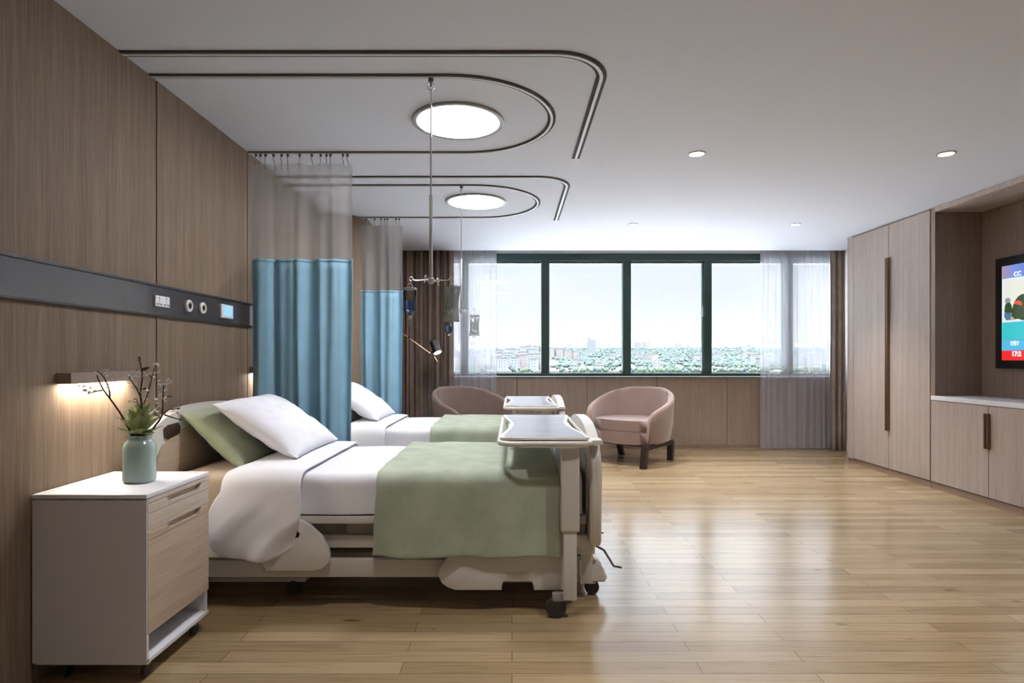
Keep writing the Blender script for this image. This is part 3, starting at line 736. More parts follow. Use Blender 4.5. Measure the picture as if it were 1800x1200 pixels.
# ------------------------------------------------------------------ overbed tables
def make_table():
    t = thing('overbed_table', (.2, 3.57, 0), 'cream overbed table with grey inlaid top bridging the nearer bed', 'table', 'overbed tables')
    zt = .900; y0, y1 = 2.985, 4.19; xa, xb = -.062, .392; yc = (y0+y1)/2; hy = (y1-y0)/2
    def outline(inset, waist, n=14):
        L_, R_ = [], []
        for k in range(n+1):
            v = -1 + 2*k/n; w = waist*math.cos(v*math.pi/2)**1.6
            y = yc + v*(hy-inset)
            L_.append((xa+inset+w, y)); R_.append((xb-inset-w, y))
        return R_ + L_[::-1]
    MB().prism(outline(0, .052), 'xy', zt-.015, zt, .006, 3).build('table_top', M['cream'], t)
    MB().prism(outline(.022, .050), 'xy', zt-.002, zt+.0015).build('tray_inlay', M['tray'], t, smooth=False)
    # lower frame with a rounded grab bar along the near edge
    zf = zt-.022
    def rr(x0, x1, ya, yb, r, n=6):
        p = []
        for cx, cy, a0 in ((x1-r, ya+r, -90), (x1-r, yb-r, 0), (x0+r, yb-r, 90), (x0+r, ya+r, 180)):
            for k in range(n+1):
                a = math.radians(a0+90*k/n); p.append((cx+r*math.cos(a), cy+r*math.sin(a)))
        return p
    MB().tube([(x, y, zf) for x, y in rr(xa-.002, xb+.004, y0-.085, y1+.03, .07)], .0125, 10, True).build('grab_bar', M['cream'], t)
    MB().box(xa+.04, xb-.03, y0+.05, y1-.03, zf-.02, zt-.0145, .004).build('under_frame', M['cream'], t)
    MB().box(xa+.10, xb-.012, y0-.062, y0+.05, zf-.022, zf+.002, .005).build('under_frame_end', M['cream'], t)
    MB().box(xb-.012, xb+.062, y0-.035, y0+.06, zf-.012, zf+.012, .006).build('clamp_block', M['cream'], t)
    MB().tube([(xb-.03, y0-.04, zf-.01), (xb-.028, y0-.05, zf-.045)], .005, 8).build('release_knob', M['cream'], t)
    for (ya, yb, yk) in ((2.925, 2.970, 0), (4.158, 4.200, 1)):
        l = MB().box(.243, .335, ya, yb, .437, zf-.01, .010, 3).build('column_sleeve', M['cream2'], t)
        MB().box(.256, .322, ya+.007, yb-.007, .097, .45, .004).build('inner_column', M['cream2'], l)
        yw = ya + .030 if yk == 0 else yb - .03
        MB().box(-.02, .34, ya+.012, yb-.012, .118, .150, .005).build('foot_bar', M['cream2'], l) if yk else None
        for xw in ((.232, -.0) if yk else (.232,)):
            w = MB().lathe([(.014, -.018), (.046, -.016), (.052, -.008), (.052, .008), (.046, .016), (.014, .018)], (xw-.012, yw+.012, .052), 28, 'y').build('castor', M['rubber'], l)
            MB().box(xw-.03, xw+.03, yw-.006, yw+.03, .085, .125, .006).build('castor_fork', M['grey_plastic'], l)
    MB().prism([(.196, .449), (.212, .437), (.212, .405), (.198, .415)], 'xz', 2.998, 3.012).build('cable_clip', M['nightstand_white'], t)
    return t
tb = make_table()
copy_tree(tb, label='overbed table over the far bed, in front of the window wall', dloc=(0, BDY+.07, 0))

# ------------------------------------------------------------------ bedside cabinet
ns = thing('bedside_cabinet', (-1.69, 2.6, 0), 'grey bedside cabinet with oak-faced drawers on small castors by the wall', 'cabinet')
nx0, nx1, ny0, ny1 = -1.912, -1.456, 2.357, 2.842
b = MB(); b.box(nx0, nx1, ny0, ny0+.016, .082, .733, .001); b.box(nx0, nx1-.012, ny1-.016, ny1, .082, .733, .001)
b.box(nx0, nx0+.012, ny0+.016, ny1-.016, .082, .733); b.box(nx0, nx1-.02, ny0+.016, ny1-.016, .196, .212)
b.build('body', M['nightstand'], ns, smooth=False)
tp = MB().box(nx0-.002, nx1+.001, ny0-.001, ny1+.001, .737, .755, .002).build('cabinet_top', M['nightstand_white'], ns)
b = MB(); w = .0025
b.box(nx0+.022, nx0+.022+w, ny0+.03, ny1-.03, .7545, .7553); b.box(nx0+.022, nx1-.04, ny1-.03, ny1-.03+w, .7545, .7553); b.box(nx0+.25, nx1-.05, ny0+.018, ny0+.018+w, .7545, .7553)
b.build('inset_line', M['dark_gap'], tp, smooth=False)
MB().box(nx0+.012, nx1+.0, ny0+.001, ny1-.001, .076, .094, .002).build('bottom_shelf', M['nightstand_white'], ns)
MB().box(nx1-.10, nx1-.001, ny1-.0155, ny1-.014, .095, .19).build('shelf_lining', M['nightstand_white'], ns, smooth=False)
def front(name, z0, z1, m, notch, parent=ns):
    """drawer front with a cut-out finger grip in its top edge"""
    a, c = ny0+.006, ny1-.006; n0, n1 = a+.155, c-.09
    pts = [(a, z0), (c, z0), (c, z1), (n1+.025, z1), (n1, z1-notch), (n0, z1-notch), (n0-.025, z1), (a, z1)]
    return MB().prism(pts, 'yz', nx1-.014, nx1+.002, .0012, 1).build(name, m, parent, smooth=False)
MB().box(nx1-.014, nx1+.002, ny0+.004, ny1-.004, .717, .734, .001).build('rail_strip', M['ns_wood2'], ns, smooth=False)
f1 = front('drawer', .6765, .714, M['ns_wood2'], .024)
f2 = MB().box(nx1-.014, nx1+.002, ny0+.006, ny1-.006, .6055, .6745, .001).build('drawer', M['ns_wood2'], ns, smooth=False)
f3 = front('drawer_grip_rail', .567, .603, M['ns_wood'], .026)
f4 = MB().box(nx1-.014, nx1+.002, ny0+.006, ny1-.006, .193, .565, .001).build('door', M['ns_wood'], ns, smooth=False)
for f_, z in ((f1, .695), (f3, .585)):
    MB().box(nx1-.024, nx1-.016, ny0+.14, ny1-.07, z-.02, z+.017).build('grip_recess', M['ns_wood2'], f_, smooth=False)
MB().box(nx1-.04, nx1-.026, ny0+.017, ny1-.017, .213, .732).build('front_shadow_board', M['ns_wood'], ns, smooth=False)
for (x, y) in ((-1.815, 2.42), (-1.495, 2.42), (-1.815, 2.78), (-1.495, 2.78)):
    w_ = MB().lathe([(.008, -.009), (.026, -.008), (.029, -.003), (.029, .003), (.026, .008), (.008, .009)], (x+.0, y, .029), 22, 'x').build('castor', M['rubber'], ns)
    MB().box(x-.011, x+.011, y-.012, y+.012, .045, .078, .003).build('castor_fork', M['grey_plastic'], w_)

# ------------------------------------------------------------------ vase with blossom twigs
VX, VY, VZ = PX(248, 2.61), 2.60, .7565
prof = [(.0, 0), (.052, 0), (.0585, .003), (.0625, .012), (.0635, .03), (.0635, .140), (.062, .158), (.056, .174), (.047, .183), (.045, .188), (.046, .196), (.048, .200), (.047, .205), (.0435, .206), (.042, .200), (.041, .186), (.046, .176), (.056, .15), (.058, .03), (.05, .010), (0, .008)]
vase = MB().lathe(prof, (VX, VY, VZ), 48, sy=.86, sq=2.6).build('vase', M['vase'], origin=(VX, VY, VZ), angle=60)
tag(vase, 'glossy pale green ceramic vase standing on the bedside cabinet', 'vase')
# blossom and leaf prototypes are rebuilt small meshes shared by copies
def mesh_of(b, name, ms):
    bmesh.ops.recalc_face_normals(b.bm, faces=b.bm.faces[:])
    me = bpy.data.meshes.new(name); b.bm.to_mesh(me); b.bm.free()
    for q in ms: me.materials.append(q)
    me.shade_smooth(); return me
def leafmesh(n=8, w=.30, curl=.25, fold=.25):
    b = MB()
    def f(u, v):
        s = 2*v-1; wid = w*math.sin(math.pi*u**.8)**.9*(1-u*.25)
        return (s*wid, u, curl*math.sin(u*2.2)*.4 - fold*wid*(1-abs(s)) + .0)
    b.surf(f, n, 4); return b
petal = MB()
for k in range(5):
    a = k*2*math.pi/5
    def f(u, v, a=a):
        s = 2*v-1; w = .42*math.sin(math.pi*min(1, u*.92+.04)); x, y, z = s*w, .1+u*.9, .45*u*u
        return (x*math.cos(a)-y*math.sin(a), x*math.sin(a)+y*math.cos(a), z)
    petal.surf(f, 4, 3)
me_flower = mesh_of(petal, 'blossom', [M['petal']])
me_leafd = mesh_of(leafmesh(), 'leaf', [M['dark_leaf']])
lb = leafmesh(12, .26, .35, .5)
me_leafg = mesh_of(lb, 'rosette_leaf', [M['leaf']])
vb = MB(); vb.tube([(0, k/8, .35*math.sin(k/8*2.2)*.4 - .5*.26*math.sin(math.pi*(k/8+.001)**.8)**.9*(1-k/8*.25)+.010) for k in range(1, 8)], .012, 4)
me_vein = mesh_of(vb, 'leaf_vein', [M['vein']])
def place(me, name, p, direction, size, parent, roll=0, up=None):
    d = Vector(direction).normalized()
    q = d.to_track_quat('Y', 'Z'); mtx = Matrix.Translation(Vector(p) - WO[parent.name]) @ q.to_matrix().to_4x4() @ Matrix.Rotation(roll, 4, 'Y') @ Matrix.Scale(size, 4)
    o = bpy.data.objects.new(name, me); C.objects.link(o); o.parent = parent; o.matrix_local = mtx; WO[o.name] = WO[parent.name]
    return o
def P3(px, py, d): return Vector((PX(px, d), d, PZ(py, d)))
def twig(base, paths, label, flowers, leaves, rad=.0056):
    t = thing('blossom_twig', (VX, VY, VZ+.02), label, 'twig', 'blossom twigs in the vase')
    for k, pth in enumerate(paths):
        pts = [P3(*p) for p in pth]
        # smooth the polyline
        q = []
        for i in range(len(pts)-1):
            for s in range(5):
                t_ = s/5; p0 = pts[max(i-1, 0)]; p1 = pts[i]; p2 = pts[i+1]; p3 = pts[min(i+2, len(pts)-1)]
                q.append(.5*((2*p1) + (-p0+p2)*t_ + (2*p0-5*p1+4*p2-p3)*t_*t_ + (-p0+3*p1-3*p2+p3)*t_**3))
        q.append(pts[-1]); n = len(q)
        r0 = rad if k == 0 else rad*.66
        b = MB().tube(q, [r0*(1-.55*i/(n-1)) for i in range(n)], 7)
        b.build('stem' if k == 0 else 'side_stem', M['twig'], t)
    for (px, py, d, n, spread) in flowers:
        c = P3(px, py, d)
        for _ in range(int(n*1.25)):
            o = Vector((R.gauss(0, spread), R.gauss(0, spread), R.gauss(0, spread)))
            place(me_flower, 'blossom', c+o, (R.uniform(-1, 1), R.uniform(-1, .2), R.uniform(-1, 1)), R.uniform(.0065, .0105), t)
    for (px, py, d, dx, dz, s) in leaves:
        place(me_leafd, 'leaf', P3(px, py, d), (dx, R.uniform(-.3, .3), dz), s*1.35, t, R.uniform(-.8, .8))
    return t
VN = (241, 769, 2.60)
twig(VN, [[(250, 850-12, 2.62), (240, 790, 2.60), (232, 765, 2.59), (213, 729, 2.56), (193, 700, 2.53), (180, 682, 2.52), (170, 659, 2.51)],
          [(193, 700, 2.53), (192, 685, 2.52), (183, 664, 2.50), (171, 651, 2.49)],
          [(180, 686, 2.52), (172, 687, 2.51), (158, 691, 2.49)]],
     'dark blossom twig leaning left from the vase', [(180, 652, 2.50, 9, .013), (192, 660, 2.51, 6, .010), (160, 689, 2.49, 4, .009), (148, 683, 2.48, 3, .008), (188, 679, 2.51, 3, .007)],
     [(209, 737, 2.56, -1, .25, .020), (196, 697, 2.53, .8, .3, .012), (158, 691, 2.49, -1, .3, .016), (152, 682, 2.49, .4, -.6, .012)])
twig(VN, [[(247, 838, 2.62), (248, 790, 2.60), (250, 728, 2.58), (247, 692, 2.57), (250, 660, 2.56), (244, 626, 2.55)],
          [(248, 700, 2.57), (240, 682, 2.55), (226, 663, 2.54)]],
     'tallest blossom twig standing upright in the vase', [(240, 662, 2.55, 10, .014), (238, 680, 2.56, 6, .010), (237, 706, 2.56, 5, .009), (252, 686, 2.56, 3, .008)],
     [(248, 652, 2.56, 1, .35, .034), (245, 634, 2.55, .4, .7, .012), (245, 636, 2.55, -.5, .6, .012), (250, 683, 2.56, 1, -.1, .018), (228, 664, 2.54, -.5, .5, .012), (238, 655, 2.55, .6, .6, .022)])
twig(VN, [[(250, 838, 2.63), (250, 760, 2.62), (251, 717, 2.62), (258, 697, 2.62), (264, 675, 2.62), (274, 640, 2.62)]],
     'thin blossom twig just right of the upright twig', [(270, 645, 2.62, 9, .013), (262, 658, 2.62, 8, .012), (275, 640, 2.62, 3, .006), (258, 700, 2.62, 3, .008)],
     [(263, 680, 2.62, .3, .8, .012), (268, 664, 2.62, -.6, .5, .014)], .0040)
twig(VN, [[(246, 838, 2.64), (255, 780, 2.64), (268, 755, 2.64), (283, 733, 2.65), (286, 710, 2.66), (287, 685, 2.66), (288, 676, 2.66)],
          [(284, 731, 2.65), (296, 720, 2.64), (306, 719, 2.63), (316, 716, 2.62)], [(284, 731, 2.65), (275, 730, 2.66), (270, 726, 2.66)], [(290, 729, 2.65), (305, 734, 2.63), (320, 738, 2.62)]],
     'blossom twig bending right from the vase over the bed side', [(289, 678, 2.66, 10, .014), (277, 706, 2.66, 10, .013), (296, 672, 2.66, 4, .008), (284, 692, 2.66, 5, .010)],
     [(293, 697, 2.66, 1, -.1, .026), (277, 722, 2.66, .9, -.4, .020), (288, 730, 2.65, 1, -.4, .022), (310, 722, 2.62, .2, -1, .018), (308, 722, 2.62, -.9, -.2, .012), (311, 720, 2.62, 1, .3, .012), (316, 716, 2.62, .8, .5, .010)])
# green rosette leaves
rs = thing('leaf_rosette', (VX, VY, VZ+.18), 'cluster of green pointed leaves in the mouth of the vase', 'leaves')
b = MB(); b.tube([(VX, VY, VZ+.02), (VX+.004, VY, VZ+.12), (VX, VY, VZ+.215)], .004, 8); b.build('stalk', M['leaf'], rs)
top = Vector((VX, VY, VZ+.205))
spec = []
for ring, (n, el, sz) in enumerate(((7, .25, .100), (8, .8, .125), (7, 1.5, .130), (4, 2.8, .120))):
    for k in range(n):
        a = 2*math.pi*(k + .5*ring)/n + R.uniform(-.2, .2)
        spec.append((top + Vector((0, 0, .006*ring)), (math.cos(a), math.sin(a), el*R.uniform(.8, 1.2)), sz*R.uniform(.85, 1.1)))
spec += [(top, (-1, -.35, .30), .100), (top, (1, -.4, .02), .095), (top, (-.75, .1, .85), .112), (top, (.8, 0, .95), .10)]
for p, d, s in spec:
    o = place(me_leafg, 'leaf', p, d, s, rs); place(me_vein, 'leaf_vein', p, d, s, rs).parent = o
    v = kids(o)[0] if kids(o) else None
for o in [o for o in bpy.data.objects if o.name.startswith('leaf_vein')]:
    o.matrix_local = Matrix.Identity(4)

# ------------------------------------------------------------------ ceiling-hung drip holders with bottles and bags
def iv_holder(x, y, zring, ztube, zhub, k, label, arms):
    t = thing('drip_holder', (x, y, H), label, 'drip holder', 'ceiling-hung drip holders')
    b = MB(); b.box(x-.014, x+.014, y-.008, y+.008, H-.030, H-.011, .003); b.tube([(x, y, H-.028), (x, y, H-.055)], .004, 8); b.build('track_runner', M['steel_dark'], t)
    ring = [(x + .016*k*math.sin(a), y, zring + .016*k*math.cos(a)) for a in [i*2*math.pi/20 for i in range(20)]]
    MB().tube(ring, .0028, 6, True).build('hanging_ring', M['steel'], t)
    MB().tube([(x, y, H-.05), (x, y, zring+.014*k)], .0035, 8).build('ring_hook', M['steel'], t)
    MB().tube([(x, y, zring-.012*k), (x, y, ztube-.02)], .0042*k**.5, 10).build('thin_rod', M['steel'], t)
    MB().lathe([(.0, ztube+.004), (.008, ztube), (.0095, ztube-.004), (.0095, zhub+.006), (.0, zhub+.004)], (x, y, 0), 20).build('main_rod', M['steel'], t)
    hb_ = MB().lathe([(0, -.022), (.012, -.020), (.018, -.008), (.018, .006), (.012, .014), (0, .016)], (x, y, zhub), 20).build('arm_hub', M['steel'], t)
    for (dx, dy) in arms:
        d = Vector((dx, dy, 0)); n = d.normalized(); e = Vector((x, y, zhub)) + d
        pts = [Vector((x, y, zhub)) + n*.012, Vector((x, y, zhub)) + d*.8 + Vector((0, 0, -.002))]
        r = .010
        c = e + Vector((0, 0, .006))
        for i in range(13):
            a = math.radians(200 - i*26); pts.append(c + n*(r*math.cos(a)) + Vector((0, 0, r*math.sin(a))))
        pts += [c + n*(.004) + Vector((0, 0, -.020)), c + n*.012 + Vector((0, 0, -.028))]
        MB().tube(pts, .0026, 7).build('hook_arm', M['steel'], t)
    return t
d1 = 3.15; x1 = PX(757.5, d1)
iv_holder(x1, d1, PZ(152, d1), PZ(343, d1), PZ(492, d1), 1.15, 'tall thin chrome drip holder hanging over the nearer bed', [(-.106, 0), (.108, .0), (-.02, -.06), (.03, .06)])
d2 = 5.12; x2 = PX(811, d2)
iv_holder(x2, d2, PZ(333, d2), PZ(455, d2), PZ(546, d2), 1.15, 'thin chrome drip holder hanging over the far bed', [(-.106, 0), (.108, 0), (.03, .06), (-.02, -.06)])
def bottle(x, y, z0, z1, r, label):
    """square-shouldered drip bottle, neck down"""
    t = thing('drip_bottle', (x, y, z0), label, 'drip bottle', 'blue drip bottles')
    h = z1-z0
    MB().lathe([(0, 0), (r*.25, 0), (r*.28, h*.10), (r*.75, h*.16), (r, h*.24), (r, h*.95), (r*.9, h), (0, h)], (x, y, z0), 28, sy=.85).build('bottle_shell', M['clear'], t)
    MB().lathe([(0, h*.02), (r*.2, h*.03), (r*.22, h*.12), (r*.70, h*.175), (r*.93, h*.25), (r*.93, h*.55), (0, h*.55)], (x, y, z0), 28, sy=.85).build('blue_liquid', M['liquid_blue'], t)
    MB().lathe([(0, -h*.08), (r*.18, -h*.08), (r*.32, -h*.04), (r*.32, h*.03), (0, h*.03)], (x, y, z0), 20).build('stopper', M['socket'], t)
    MB().lathe([(r*.96, h*.93), (r*1.03, h*.94), (r*1.03, h*1.0), (r*.9, h*1.01), (0, h*1.01)], (x, y, z0), 28, sy=.85).build('bottle_cap', M['steel'], t)
    MB().tube([(x-r*.5, y, z0+h*.98), (x-r*.3, y, z0+h*1.12), (x, y, z0+h*1.17), (x+r*.3, y, z0+h*1.12), (x+r*.5, y, z0+h*.98)], .0016, 6).build('hanging_loop', M['steel'], t)
sc1, sc2 = d1/F, d2/F
bottle(PX(721, d1), d1, PZ(556, d1), PZ(506, d1), 11*sc1, 'blue drip bottle hanging left on the nearer drip holder')
bottle(PX(789, d2), d2, PZ(588, d2), PZ(561, d2), 6.8*sc2, 'small-looking blue drip bottle on the far drip holder, below the silver bag')
def pouch(x, y, z0, z1, hw, label, tilt=0.0):
    t = thing('drip_bag', (x, y, z0), label, 'drip bag', 'clear silver drip bags')
    h = z1-z0
    def side(s):
        def f(u, v):
            a = 2*u-1; zz = v; bulge = math.sin(math.pi*min(1, max(0, (v-.06)/.84)))**.55 if .06 < v < .90 else 0
            w = hw*(1 - .17*math.sin(math.pi*v)**1.2)*(1.0 if v < .9 else .97)
            th = hw*.42*bulge*(1-abs(a)**2.2)**.6
            cr = .0060*nz(a*2.5+x*9, v*5, s, 1.9) + .003*math.sin(v*26+a*3)*math.exp(-((v-.16)*8)**2)
            return (x + a*w + tilt*(v-.5), y + s*th*.9 + cr*(1 if abs(a) < .98 else 0) + tilt*.3*(v-.5), z0 + h*v + .008*h*math.sin(a*3))
        return f
    b = MB(); b.surf(side(1), 20, 40); b.surf(side(-1), 20, 40)
    b.build('bag_body', M['silver_bag'], t, angle=80)
    b = MB(); b.box(x-hw*.98+tilt*.5, x+hw*.98+tilt*.5, y-.004, y+.004, z1-h*.02, z1+h*.045, .003); b.build('top_seam', M['clear'], t)
    b = MB()
    for s in (-1, 1): b.tube([(x+s*hw*.16-tilt*.5, y, z0+h*.02), (x+s*hw*.16-tilt*.5, y, z0-h*.09)], hw*.10, 8)
    b.build('outlet_tube', M['clear'], t)
    MB().tube([(x-hw*.35+tilt*.5, y, z1), (x, y, z1+h*.12), (x+hw*.35+tilt*.5, y, z1)], .0016, 6).build('hanging_loop', M['steel'], t)
pouch(PX(794, d1), d1, PZ(566, d1), PZ(503, d1), 14.6*sc1, 'silvery clear drip bag hanging right on the nearer drip holder', .008)
pouch(PX(834, d2), d2, PZ(590, d2), PZ(554, d2), 9.2*sc2, 'small-looking silvery drip bag on the far drip holder against the window', .004)

# ------------------------------------------------------------------ armchairs
def make_chair(loc, ang, label, mirror=1):
    t = thing('armchair', loc, label, 'armchair', 'dusty rose tub armchairs')
    rot = Matrix.Translation(loc) @ Matrix.Rotation(ang, 4, 'Z')
    # plan: back ellipse with straight arms running to the front (-y)
    def plan(s, off):
        """s in -1..1 along the U, off = outward offset; returns (x, y)"""
        a = s*math.radians(124)
        X, Y = (.470+off), ((.455 if math.cos(a) > 0 else .610)+off)
        return X*math.sin(a), Y*math.cos(a)
    def top(s):
        a = abs(s); k = max(0, (a-.18)/.82)
        z = .925 - .285*k**1.35
        if a > .90: z -= .075*(1-math.sqrt(max(0, 1-((a-.90)/.10)**2)))
        return z
    n = 72
    b = MB(); rings = []
    for i in range(n+1):
        s = -1 + 2*i/n; zt = top(s); zb = .290 + .0*abs(s); th = .075 if abs(s) < .9 else .075
        prof = []
        lean = .030
        for (o, z) in ((-th/2, zb), (-th/2, .45), (-th/2, zt-.035), (-th/2+.010, zt-.010), (-.012, zt), (.012, zt), (th/2-.008, zt-.010), (th/2, zt-.035), (th/2-.004, .5), (th/2-.022, zb+.06), (th/2-.036, zb)):
            oo = o + lean*max(0, (z-.3))/.6
            x, y = plan(s, oo)
            prof.append(rot @ Vector((x, y, z)))
        rings.append([b.bm.verts.new(p) for p in prof])
    m_ = len(rings[0])
    for A, B in zip(rings, rings[1:]):
        for k in range(m_): b.bm.faces.new((A[k], A[(k+1)%m_], B[(k+1)%m_], B[k]))
    fa = b.bm.faces.new(rings[0]); fb_ = b.bm.faces.new(rings[-1][::-1])
    bmesh.ops.bevel(b.bm, geom=list(fa.edges)+list(fb_.edges), offset=.014, segments=3, affect='EDGES', clamp_overlap=True)
    shell = b.build('tub_shell', M['pink_velvet'], t, angle=70)
    # stitched channels on the inner back
    for s0 in (-.44, -.40, -.36, .36, .40, .44):
        pts = []
        for k in range(10):
            z = .50 + (top(s0)-.51)*k/9; x, y = plan(s0*(1+.08*(1-k/9)), -.0375+.030*(z-.3)/.6 - .001); pts.append(rot @ Vector((x, y, z)))
        x, y = plan(s0, .035); pts.append(rot @ Vector((*plan(s0, -.01), top(s0)+.001)))
        MB().tube(pts, .0045, 6).build('stitched_channel', M['pink_velvet'], shell)
    # seat cushion and base (rounded, bowed front)
    def seat_poly(g):
        P = []
        for i in range(41):
            s = -1 + 2*i/40; P.append(plan(s*.93, -.045-g))
        # front bow
        xl, yl = P[0]; xr, yr = P[-1]
        for i in range(1, 12):
            u = i/12; x = xr + (xl-xr)*u; P.append((x, yr - .115*math.sin(math.pi*u)))
        return P
    def slab(z0, z1, g, bev, dome=0):
        b = MB(); b.prism(seat_poly(g), 'xy', z0, z1, bev, 4)
        if dome:
            bmesh.ops.subdivide_edges(b.bm, edges=b.bm.edges[:], cuts=0)
        return b.xform(rot)
    slab(.425, .548, 0, .022).build('seat_cushion', M['pink_velvet'], t, angle=60)
    slab(.262, .424, .006, .012).build('seat_base', M['pink_velvet'], t, angle=60)
    # dark wooden frame: side rails and legs
    for sx in (-1, 1):
        b = MB(); b.box(sx*.372-.030, sx*.372+.030, -.395, .385, .215, .275, .006); b.xform(rot); b.build('side_rail', M['dark_wood'], t)
        for sy, lean in ((-1, .0), (1, .05)):
            x, y = sx*.372, (-.375 if sy < 0 else .365)
            b = MB()
            A = [(x-.038, y-.036), (x+.038, y-.036), (x+.038, y+.036), (x-.038, y+.036)]
            vs0 = [b.bm.verts.new((px_*.93, py_ + lean, .0)) for px_, py_ in A]; vs1 = [b.bm.verts.new((px_, py_, .262 if sy < 0 else .25)) for px_, py_ in A]
            b.bm.faces.new(vs0[::-1]); b.bm.faces.new(vs1)
            for k in range(4): b.bm.faces.new((vs0[k], vs0[(k+1)%4], vs1[(k+1)%4], vs1[k]))
            b._bev(vs0+vs1, .006, 2); b.xform(rot); b.build('leg', M['dark_wood'], t)
    b = MB(); b.box(-.36, .36, -.03, .03, .20, .258, .006); b.xform(rot); b.build('cross_rail', M['dark_wood'], t)
    return t
make_chair((1.50, 7.46, 0), math.radians(-38), 'dusty rose velvet tub armchair standing alone right of the beds, below the window')
make_chair((-.50, 7.60, 0), math.radians(38), 'dusty rose velvet tub armchair behind the far bed, left of the window')

# ------------------------------------------------------------------ floor lamp beside the left armchair
dl = 7.75; lx = PX(719.5, dl)
fl_ = thing('floor_lamp', (lx, dl, 0), 'slim brass floor lamp with an angled arm and cylinder spotlight before the brown drape', 'floor lamp')
MB().lathe([(0, 0), (.13, 0), (.13, .012), (.12, .018), (.012, .020), (0, .02)], (lx, dl, .001), 40).build('base', M['bronze_dark'], fl_)
MB().tube([(lx, dl, .015), (lx, dl, PZ(574, dl))], .0075, 10).build('pole', M['bronze_dark'], fl_)
a0 = Vector((PX(710, dl), dl-.03, PZ(587, dl))); a1 = Vector((PX(757, dl), dl-.03, PZ(621, dl)))
MB().tube([a0, a1], .0075, 10).build('arm', M['gold'], fl_)
MB().lathe([(.0, -.03), (.017, -.03), (.017, .03), (0, .03)], (lx, dl-.01, PZ(593, dl)), 16, 'y').build('arm_joint', M['bronze_dark'], fl_)
ring = [(a1.x-.01+.028*math.cos(a), dl-.03, a1.z+.01+.028*math.sin(a)) for a in [i*math.pi/10 for i in range(20)]]
MB().tube(ring, .004, 6, True).build('joint_ring', M['bronze_dark'], fl_)
h0 = Vector((PX(762, dl), dl-.03, PZ(600, dl))); h1 = Vector((PX(771, dl), dl-.09, PZ(620, dl)))
ax = (h1-h0).normalized(); q = ax.to_track_quat('Z', 'Y').to_matrix().to_4x4(); Lh = (h1-h0).length
hd = MB().lathe([(0, 0), (.048, 0), (.054, .006), (.057, Lh), (.052, Lh), (.050, Lh-.01), (0, Lh-.01)], (0, 0, 0), 28).xform(Matrix.Translation(h0) @ q).build('lamp_head', M['steel_dark'], fl_)
MB().lathe([(0, 0), (.0495, 0), (.0495, .004), (0, .006)], (0, 0, Lh-.008), 28).xform(Matrix.Translation(h0) @ q).build('lit_lens', M['spot_led'], hd)
MB().tube([a1, (PX(763, dl), dl-.03, PZ(625, dl)), (PX(770, dl), dl-.04, PZ(636, dl))], .005, 8).build('handle', M['gold'], fl_)
MB().tube([a1, h0 + (h1-h0)*.6], .006, 8).build('head_bracket', M['bronze_dark'], fl_)
# ------------------------------------------------------------------ the town outside, on ground that rises into the distance
def GZ(y): return -30 + .029*y
def facade(name, wall, win, roof=None, bw=3.2, rh=3.0):
    wall, win, roof = [tuple(c*CITY for c in q) for q in (wall, win, roof or wall)]
    m = mat(name, wall, .8); N, L, b = nodes(m)
    tc = N.new('ShaderNodeTexCoord'); sp = N.new('ShaderNodeSeparateXYZ'); L.new(tc.outputs['Object'], sp.inputs[0])
    ad = N.new('ShaderNodeMath'); ad.operation = 'ADD'; L.new(sp.outputs['X'], ad.inputs[0]); L.new(sp.outputs['Y'], ad.inputs[1])
    cb = N.new('ShaderNodeCombineXYZ'); L.new(ad.outputs[0], cb.inputs['X']); L.new(sp.outputs['Z'], cb.inputs['Y'])
    br = N.new('ShaderNodeTexBrick'); br.offset = 0; br.inputs['Scale'].default_value = 1
    br.inputs['Brick Width'].default_value = bw; br.inputs['Row Height'].default_value = rh; br.inputs['Mortar Size'].default_value = .85
    br.inputs['Mortar Smooth'].default_value = 0
    for k in ('Color1', 'Color2'): br.inputs[k].default_value = (*win, 1)
    br.inputs['Mortar'].default_value = (*wall, 1)
    L.new(cb.outputs[0], br.inputs['Vector'])
    ge = N.new('ShaderNodeNewGeometry'); sn = N.new('ShaderNodeSeparateXYZ'); L.new(ge.outputs['Normal'], sn.inputs[0])
    mx = N.new('ShaderNodeMixRGB'); L.new(sn.outputs['Z'], mx.inputs[0]); mx.use_clamp = True
    L.new(br.outputs['Color'], mx.inputs[1]); mx.inputs[2].default_value = (*(roof or wall), 1)
    L.new(mx.outputs[0], b.inputs['Base Color']); return m
F_white = facade('white_facade', (.66, .70, .74), (.20, .30, .42), (.55, .58, .60))
F_pink = facade('pink_facade', (.66, .60, .60), (.36, .36, .42), (.6, .55, .55))
F_grey = facade('grey_facade', (.46, .52, .58), (.26, .34, .44), (.5, .52, .55), 2.4, 3.4)
F_roof = facade('low_building', (.72, .72, .70), (.30, .40, .50), (.70, .72, .74), 4, 3)
gm = mat('town_ground', (.3, .36, .3), .95); N, L, b = nodes(gm)
n1 = noise_tex(N, L, (1, .45, 1), 5, .006); n2 = noise_tex(N, L, (1, .5, 1), 3, .05)
mx = N.new('ShaderNodeMath'); mx.operation = 'MULTIPLY_ADD'; mx.inputs[1].default_value = .6; L.new(n1.outputs['Fac'], mx.inputs[0])
m2 = N.new('ShaderNodeMath'); m2.operation = 'MULTIPLY'; m2.inputs[1].default_value = .4; L.new(n2.outputs['Fac'], m2.inputs[0]); L.new(m2.outputs[0], mx.inputs[2])
L.new(ramp(N, L, mx.outputs[0], [(.38, (.17*CITY, .30*CITY, .24*CITY)), (.5, (.30*CITY, .42*CITY, .36*CITY)), (.6, (.50*CITY, .54*CITY, .50*CITY))]).outputs[0], b.inputs['Base Color'])
